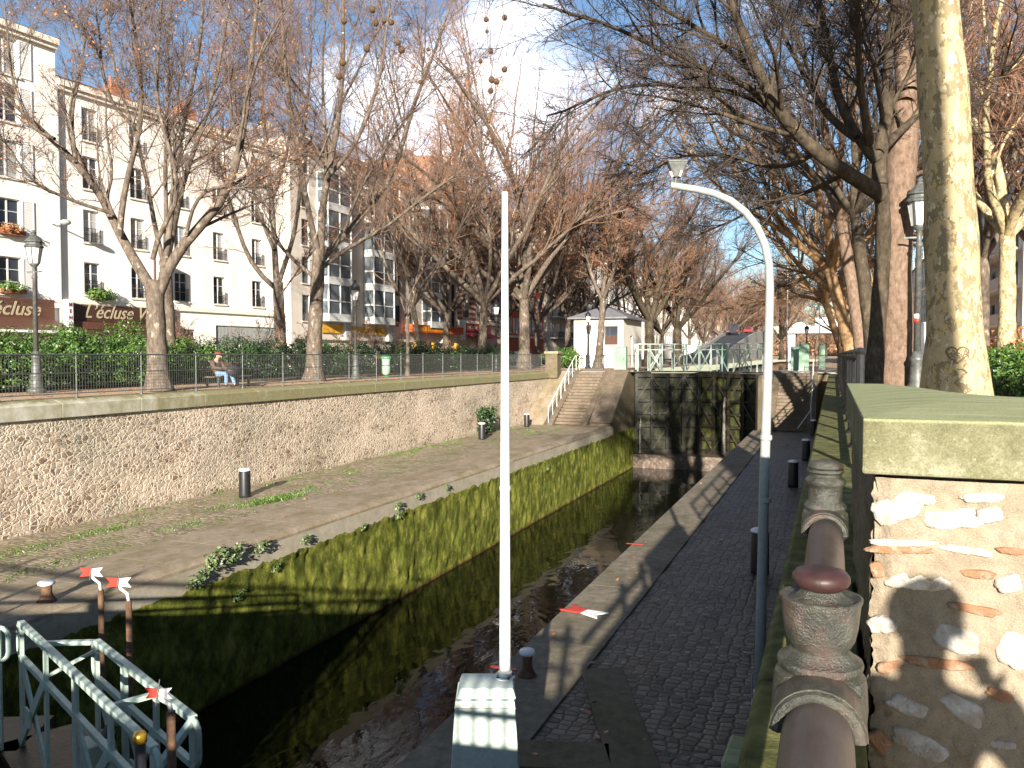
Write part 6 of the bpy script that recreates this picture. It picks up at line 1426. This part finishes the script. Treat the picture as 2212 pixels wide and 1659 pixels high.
# ------------------------------------------------------------------ people
def skin_mesh(name, nodes, edges, mat, parent, subd=2, root_i=0):
    me = bpy.data.meshes.new(name); o = wloc(parent)
    me.from_pydata([(p[0]-o.x, p[1]-o.y, p[2]-o.z) for p, r in nodes], edges, [])
    ob = bpy.data.objects.new(name, me); COL.objects.link(ob); ob.parent = parent
    md = ob.modifiers.new('skin', 'SKIN'); md.use_smooth_shade = True; md.branch_smoothing = .6
    sv = me.skin_vertices[0].data
    for i, (p, r) in enumerate(nodes):
        sv[i].radius = (r, r) if not isinstance(r, tuple) else r; sv[i].use_root = (i == root_i)
    sd = ob.modifiers.new('sub', 'SUBSURF'); sd.levels = sd.render_levels = subd
    dg = bpy.context.evaluated_depsgraph_get(); dg.update()
    m2 = bpy.data.meshes.new_from_object(ob.evaluated_get(dg)); ob.modifiers.clear(); ob.data = m2; m2.name = name
    m2.materials.clear(); m2.materials.append(mat); bpy.data.meshes.remove(me); return ob
def figure(root, F, W, joints, mats):
    """joints in a local frame: forward F, sideways W, up; builds body + clothing"""
    o = wloc(root); P = lambda a, b, c: tuple(o+F*a+W*b+Vector((0, 0, c)))
    J = {k: P(*v) for k, v in joints.items()}
    names = list(J); idx = {k: i for i, k in enumerate(names)}
    rad = dict(hip=.12, waist=.115, chest=.135, neck=.055, head=.085, crown=.09, shL=.06, shR=.06, elL=.042, elR=.042, wrL=.03, wrR=.03, thL=.085, thR=.085, knL=.058, knR=.058, anL=.038, anR=.038, toL=.035, toR=.035)
    E = [('hip', 'waist'), ('waist', 'chest'), ('chest', 'neck'), ('neck', 'head'), ('head', 'crown')]
    for s in 'LR': E += [('chest', 'sh'+s), ('sh'+s, 'el'+s), ('el'+s, 'wr'+s), ('hip', 'th'+s), ('th'+s, 'kn'+s), ('kn'+s, 'an'+s), ('an'+s, 'to'+s)]
    b = skin_mesh('body', [(J[k], rad[k]) for k in names], [(idx[a], idx[c]) for a, c in E], MT['skin'], root, root_i=idx['hip'])
    def cloth(nm, keys, edges, grow_, mat):
        ii = {k: i for i, k in enumerate(keys)}
        return skin_mesh(nm, [(J[k], rad[k]+grow_) for k in keys], [(ii[a], ii[c]) for a, c in edges], mat, root, root_i=0)
    cloth('jacket', ['waist', 'chest', 'shL', 'shR', 'elL', 'elR', 'wrL', 'wrR', 'hip'], [('hip', 'waist'), ('waist', 'chest'), ('chest', 'shL'), ('chest', 'shR'), ('shL', 'elL'), ('shR', 'elR'), ('elL', 'wrL'), ('elR', 'wrR')], .028, mats[0])
    cloth('trousers', ['hip', 'thL', 'thR', 'knL', 'knR', 'anL', 'anR'], [('hip', 'thL'), ('hip', 'thR'), ('thL', 'knL'), ('thR', 'knR'), ('knL', 'anL'), ('knR', 'anR')], .022, mats[1])
    for s in 'LR':
        a, t = Vector(J['an'+s]), Vector(J['to'+s]); skin_mesh('shoe', [(tuple(a), .05), (tuple(a.lerp(t, .5)), .048), (tuple(t), .044)], [(0, 1), (1, 2)], MT['black'], root, 1)
        w_, e_ = Vector(J['wr'+s]), Vector(J['el'+s]); d = (w_-e_).normalized(); side = d.cross(Vector((0, 0, 1))).normalized() if abs(d.z) < .95 else W
        pl = w_+d*.07
        hand = [(tuple(w_), .026), (tuple(pl), .032)]; ed = [(0, 1)]
        for q in range(4):
            ro = pl+side*(.030-.020*q); hand += [(tuple(ro+d*.035), .010), (tuple(ro+d*.065+Vector((0, 0, -.012))), .009), (tuple(ro+d*(.082-.004*abs(q-1))+Vector((0, 0, -.03))), .008)]; k = len(hand); ed += [(1, k-3), (k-3, k-2), (k-2, k-1)]
        hand += [(tuple(w_+d*.03+side*.045), .011), (tuple(w_+d*.06+side*.06), .009)]; k = len(hand); ed += [(0, k-2), (k-2, k-1)]
        skin_mesh('hand', hand, ed, MT['skin'], root, 1)
    h, c = Vector(J['head']), Vector(J['crown']); up = (c-h).normalized()
    m = MB(); m.ball(h+F*.095+up*.005, .016, 8, 6, (1, 1, 1.5)); m.build('nose', MT['skin'], root, smooth=True)
    m = MB()
    for sg in (-1, 1): m.ball(h+F*.082+W*.033*sg+up*.035, .010, 8, 6)
    m.build('eyes', MT['black'], root, smooth=True)
    m = MB(); m.bar(h+F*.086-W*.022-up*.045, h+F*.086+W*.022-up*.045, .008, .010); m.build('mouth', mk_plain('lips', (.35, .14, .12), .5), root)
    m = MB()
    for sg in (-1, 1): m.ball(h+W*.088*sg+up*.01, .022, 8, 6, (1, .6, 1.5))
    m.build('ears', MT['skin'], root, smooth=True)
    return J
# bench and the person in a red cap
p = at_z(492, 836, 0.0); F = (_rt*.92-_f*.38).normalized(); W = Vector((0, 0, 1)).cross(F)
bc = p+F*.05-Vector((0, 0, p.z))
Bf = Vector((1, 0, 0)); Bl = Vector((0, 1, 0))
root = thing('park_bench', 'low wooden park bench on the sandy promenade under the seated person', 'bench', (p.x, p.y, 0))
for k in range(4):
    m = MB(); a = bc-Bl*.95+Bf*(-.22+.13*k)+Vector((0, 0, .36)); m.bar(a, a+Bl*1.9, .11, .035); m.build('seat_plank', MT['wood'], root, bevel=.006)
for k in range(2):
    m = MB(); a = bc-Bl*.95+Bf*(-.33-.03*k)+Vector((0, 0, .62+.16*k)); m.bar(a, a+Bl*1.9, .03, .11); m.build('back_plank', MT['wood'], root, bevel=.006)
for s in (-.75, .75):
    m = MB(); c = bc+Bl*s; m.bar(c+Bf*-.26, c+Bf*-.26+Vector((0, 0, .34)), .06); m.bar(c+Bf*.22, c+Bf*.22+Vector((0, 0, .34)), .06); m.bar(c+Bf*-.26+Vector((0, 0, .32)), c+Bf*.24+Vector((0, 0, .32)), .05); m.bar(c+Bf*-.27+Vector((0, 0, .34)), c+Bf*-.37+Vector((0, 0, .85)), .045); m.build('leg', MT['grey_iron'], root)
hip = at_d(470, 800, 27.6)
root = thing('person', 'person in a red cap, brown jacket and blue jeans sitting on the bench', 'person', (hip.x, hip.y, 0))
figure(root, F, W, dict(hip=(0, 0, .46), waist=(-.06, 0, .61), chest=(-.08, 0, .80), neck=(-.02, 0, .95), head=(.05, 0, 1.04), crown=(.06, 0, 1.10), shL=(-.06, .19, .87), shR=(-.06, -.19, .87), elL=(.08, .24, .66), elR=(.08, -.24, .66), wrL=(.31, .10, .62), wrR=(.31, -.10, .62), thL=(.12, .09, .46), thR=(.12, -.09, .46), knL=(.46, .12, .50), knR=(.46, -.10, .47), anL=(.62, .10, .12), anR=(.44, -.09, .09), toL=(.76, .12, .07), toR=(.58, -.10, .05)), (MT['jacket'], MT['jeans']))
o = Vector((hip.x, hip.y, 0))
m = MB(); m.ball(o+F*.045+Vector((0, 0, 1.135)), .118, 14, 8, (1, 1, .62)); m.tube([o+F*.10+W*-.06+Vector((0, 0, 1.12)), o+F*.21+Vector((0, 0, 1.11)), o+F*.10+W*.06+Vector((0, 0, 1.12))], .018, 6); m.build('cap', MT['redhat'], root, smooth=True)
q = o+F*.75+Bf*-.1
root = thing('bag', 'dark bag lying on the bench beside the seated person', 'bag', (q.x, q.y, .38))
m = MB(); m.ball((q.x, q.y, .57), .25, 14, 9, (.7, 1.1, .75)); m.build('body', MT['bag'], root, smooth=True)
m = MB(); m.tube([(q.x, q.y-.14, .76), (q.x, q.y-.08, .90), (q.x, q.y+.08, .90), (q.x, q.y+.14, .76)], .014, 6); m.build('strap', MT['black'], root)
# somebody leaning on the parapet right beside the camera: seen only by the shadow on the pillar
root = thing('person', 'person in a dark coat standing at the bridge rail, whose shadow falls on the pillar', 'person', (1.16, -.42, -.42))
Fp, Wp = Vector((0, 1, 0)), Vector((-1, 0, 0))
figure(root, Fp, Wp, dict(hip=(-.12, 0, .88), waist=(-.08, 0, 1.05), chest=(0, 0, 1.28), neck=(.04, 0, 1.46), head=(.08, 0, 1.58), crown=(.09, 0, 1.66), shL=(.02, .20, 1.36), shR=(.02, -.20, 1.36), elL=(.06, .34, 1.14), elR=(.06, -.34, 1.14), wrL=(.26, .14, 1.36), wrR=(.26, -.14, 1.36), thL=(-.10, .10, .80), thR=(-.10, -.10, .80), knL=(-.06, .11, .46), knR=(-.06, -.11, .46), anL=(-.10, .11, .08), anR=(-.10, -.11, .08), toL=(.06, .13, .04), toR=(.06, -.13, .04)), (MT['coat'], MT['coat']))
o = Vector((1.16, -.42, -.42)); m = MB(); m.ball(o+Fp*.06+Vector((0, 0, 1.64)), .112, 14, 9, (1, 1.05, 1.0)); m.build('hair', MT['hair'], root, smooth=True)

# ------------------------------------------------------------------ bins, vehicles
def bag_bin(px, py, label, mt, lid):
    p = at_z(px, py, 0.0); root = thing('litter_bin', label, 'bin', p, 'bag bins behind the left fence')
    m = MB(); m.lathe(p, [(.16, .0), (.16, .03), (.03, .05), (.03, .92)], 10); m.build('stand', MT['bin_green'], root)
    m = MB(); m.lathe(p, [(.10, .10), (.19, .18), (.21, .45), (.19, .75), (.22, .90)], 12); m.build('bag', MT[mt], root, smooth=True)
    m = MB(); m.lathe(p, [(.25, .90), (.26, .93), (.26, .98), (.22, 1.02), (.05, 1.06)], 14); m.build('lid', MT[lid], root)
bag_bin(834, 815, 'green bag bin with a pale translucent bag', 'bin_bag', 'bin_green'); bag_bin(820, 812, 'bag bin with a yellow lid and brown bag beside the green one', 'brown', 'yellow')
def car(label, x, y, z, rot, L=4.2, W=1.75, H=1.45, paint='carpaint_d', kind='car', group=None, name='parked_car'):
    root = thing(name, label, 'van' if kind == 'van' else 'car', (x, y, z), group)
    if kind == 'van': prof = [(-L/2, .35), (-L/2, H*.97), (-L/2+.1, H), (L*.22, H), (L*.36, H*.62), (L*.47, H*.50), (L/2, H*.40), (L/2, .35)]
    else: prof = [(-L/2, .32), (-L/2, .80), (-L*.44, .92), (-L*.33, H*.97), (-L*.22, H), (L*.08, H*.98), (L*.22, .95), (L*.42, .84), (L/2, .66), (L/2, .32)]
    o = Vector((x, y, z)); P = lambda a, b, c: o+Vector((a, b, c))
    m = MB(); n = len(prof); vs = []
    for sgn in (-1, 1):
        for lvl in (0, 1):
            for a, c in prof:
                tuck = .13 if c > .9 and kind != 'van' else (.06 if c > 1.2 else 0)
                vs.append(P(a, sgn*(W/2-tuck if lvl else W/2-tuck-.06), c) if lvl == 0 else P(a, sgn*(W/2-tuck), c))
    m2 = MB()
    Lf = [P(a, -(W/2-(.15 if c > .95 and kind != 'van' else .04 if c > 1.3 else 0)), c) for a, c in prof]; Rg = [P(a, (W/2-(.15 if c > .95 and kind != 'van' else .04 if c > 1.3 else 0)), c) for a, c in prof]
    m2._add(Lf+Rg, [tuple(range(n))[::-1], tuple(range(n, 2*n))]+[(i, (i+1) % n, n+(i+1) % n, n+i) for i in range(n)]); m2.build('body', MT[paint], root, bevel=.05)
    if kind == 'van':
        for s in (-1, 1):
            m = MB(); yy = s*(W/2-.02); m.prism([P(L*.10, yy, H*.60), P(L*.335, yy, H*.60), P(L*.24, yy, H*.90), P(L*.10, yy, H*.90)], (0, s*.03, 0)); m.build('side_window', MT['glass'], root)
        m = MB(); m.prism([P(L*.375, -W*.42, H*.63), P(L*.375, W*.42, H*.63), P(L*.24, W*.40, H*.95), P(L*.24, -W*.40, H*.95)], (.03, 0, .02)); m.build('windscreen', MT['glass'], root)
    else:
        for s in (-1, 1):
            m = MB(); yy = s*(W/2-.10); m.prism([P(-L*.34, yy, .95), P(L*.18, yy, .97), P(L*.07, yy*.97, H*.92), P(-L*.22, yy*.97, H*.93), P(-L*.30, yy*.97, H*.88)], (0, s*.03, 0)); m.build('side_window', MT['glass'], root)
        m = MB(); m.prism([P(L*.215, -W*.38, .99), P(L*.215, W*.38, .99), P(L*.09, W*.35, H*.94), P(L*.09, -W*.35, H*.94)], (.03, 0, .02)); m.build('windscreen', MT['glass'], root)
        m = MB(); m.prism([P(-L*.435, -W*.36, .97), P(-L*.435, W*.36, .97), P(-L*.345, W*.34, H*.92), P(-L*.345, -W*.34, H*.92)], (-.03, 0, .02)); m.build('rear_window', MT['glass'], root)
    for a in (-L*.31, L*.31):
        for s in (-1, 1):
            m = MB(); c = P(a, s*(W/2-.11), .31); m.tube([c-Vector((0, .11, 0)), c+Vector((0, .11, 0))], .31, 18); wh = m.build('wheel', MT['tyre'], root); m = MB(); m.tube([c+Vector((0, s*.10, 0)), c+Vector((0, s*.125, 0))], .18, 14); m.build('rim', MT['carpaint_g'], wh)
    for s in (-1, 1):
        m = MB(); m.box(x+L/2-.06, x+L/2+.015, y+s*W*.36-.14, y+s*W*.36+.14, z+.58, z+.72); m.build('headlight', MT['lampw'], root)
        m = MB(); m.box(x-L/2-.015, x-L/2+.06, y+s*W*.40-.09, y+s*W*.40+.09, z+.62, z+.88); m.build('tail_light', MT['tail'], root)
    root.rotation_euler = (0, 0, rot); return root
car('white van parked between the right row trees', 3.3, 36.5, 0, R(90), 5.0, 1.9, 2.3, 'carpaint_w', 'van', name='parked_van')
for i, (y, pt, lab) in enumerate(((34.5, 'carpaint_d', 'dark car parked in front of the long white house'), (41.0, 'carpaint_g', 'silver car parked in front of the slatted shutter'), (58.0, 'carpaint_w', 'white car parked below the first glass bay'), (70.5, 'carpaint_d', 'dark car parked before the orange awning'), (88, 'carpaint_g', 'silver car parked before the striped house'))):
    car(lab, -33.9, y, .01, R(90), paint=pt, group='cars parked along the left street')
# ------------------------------------------------------------------ far end: ramp road, overpass, hills
m = MB()
prof = [(100, .02), (115, .9), (130, 2.4), (160, 4.4), (190, 5.8), (216, 6.4)]
def rx(y): t = max(0, (y-130)/86); return -17.8-5.5*t, -13.7-2.2*t
L_, R_ = [], []
for y, z in prof: a, b_ = rx(y); L_.append((a, y, z)); R_.append((b_, y, z))
for i in range(len(prof)-1): m.quad(L_[i], R_[i], R_[i+1], L_[i+1])
st('ramp_road', m, MT['asphalt'], fix=False)
m = MB()
for A, off in ((L_, -.3), (R_, .0)):
    for i in range(len(prof)-1):
        (x0, y0, z0), (x1, y1, z1) = A[i], A[i+1]
        m._add([(x0+off, y0, -.1), (x0+off+.3, y0, -.1), (x0+off+.3, y0, z0+.5), (x0+off, y0, z0+.5), (x1+off, y1, -.1), (x1+off+.3, y1, -.1), (x1+off+.3, y1, z1+.5), (x1+off, y1, z1+.5)], [(0,1,2,3), (7,6,5,4), (0,4,5,1), (1,5,6,2), (2,6,7,3), (3,7,4,0)])
tag(m.build('ramp_wall', MT['pave']), 'pale concrete parapet walls along the rising road beyond the basin', 'wall')
root = thing('overpass', 'pale concrete road overpass crossing the far canal basin', 'bridge', (0, 214, 0))
m = MB(); m.box(-16.6, 60, 210, 220, 6.2, 7.4); m.build('deck', MT['concrete'], root, bevel=.05)
m = MB(); m.box(-16.6, 60, 209.8, 210.0, 7.0, 7.9); m.build('parapet', MT['concrete'], root)
for x in (-9.5, 4.5, 20):
    m = MB(); m.prism([(x-.6, 211, -1.5), (x+.6, 211, -1.5), (x+.9, 211, 6.18), (x-.9, 211, 6.18)], (0, 8, 0)); m.build('pier', MT['f_grey'], root)
car('dark van with red tail lights climbing the ramp road', -19.2, 176, 5.17, R(92), 5.0, 2.0, 2.2, 'carpaint_d', 'van', name='moving_van')
car('red car ahead of the dark van on the ramp road', -18.0, 196, 5.95, R(88), paint='carpaint_r', name='moving_car')
car('white van driving on the overpass', -1.4, 213, 7.4, 0, 5.6, 2.1, 2.6, 'carpaint_w', 'van', name='moving_van')
car('small white car on the overpass left of the white van', -7.4, 213, 7.4, 0, paint='carpaint_w', name='moving_car')
car('white lorry-like van parked at the foot of the ramp', -23.5, 150, .01, R(90), 5.4, 2.1, 2.7, 'carpaint_w', 'van', name='parked_van')
m = MB()
def hl(u, v):
    x = -700+1500*u; h = 26+16*mnoise.noise((u*5, 2, 0))+9*mnoise.noise((u*17, 5, 0))
    return (x, 620+420*v, -2+h*math.sin(min(1, v*1.6)*math.pi/2)*(1 if v < .9 else .8))
m.grid(hl, 90, 14); st('hills', m, MT['hill'], fix=False, smooth=True)
rs = np.random.default_rng(77); C = [(rs.uniform(-230, 120), rs.uniform(560, 700), rs.uniform(6, 22), rs.uniform(7, 12), rs.uniform(7, 12), rs.uniform(6, 11)) for k in range(110)]
V, Q = leaf_mass(rs, C, 60000, .9); o = np_mesh('far_wood', V, Q, MT['hill'], None, smooth=False); tag(o, 'hazy orange-brown wood covering the slope at the end of the canal', 'wood', kind='stuff')
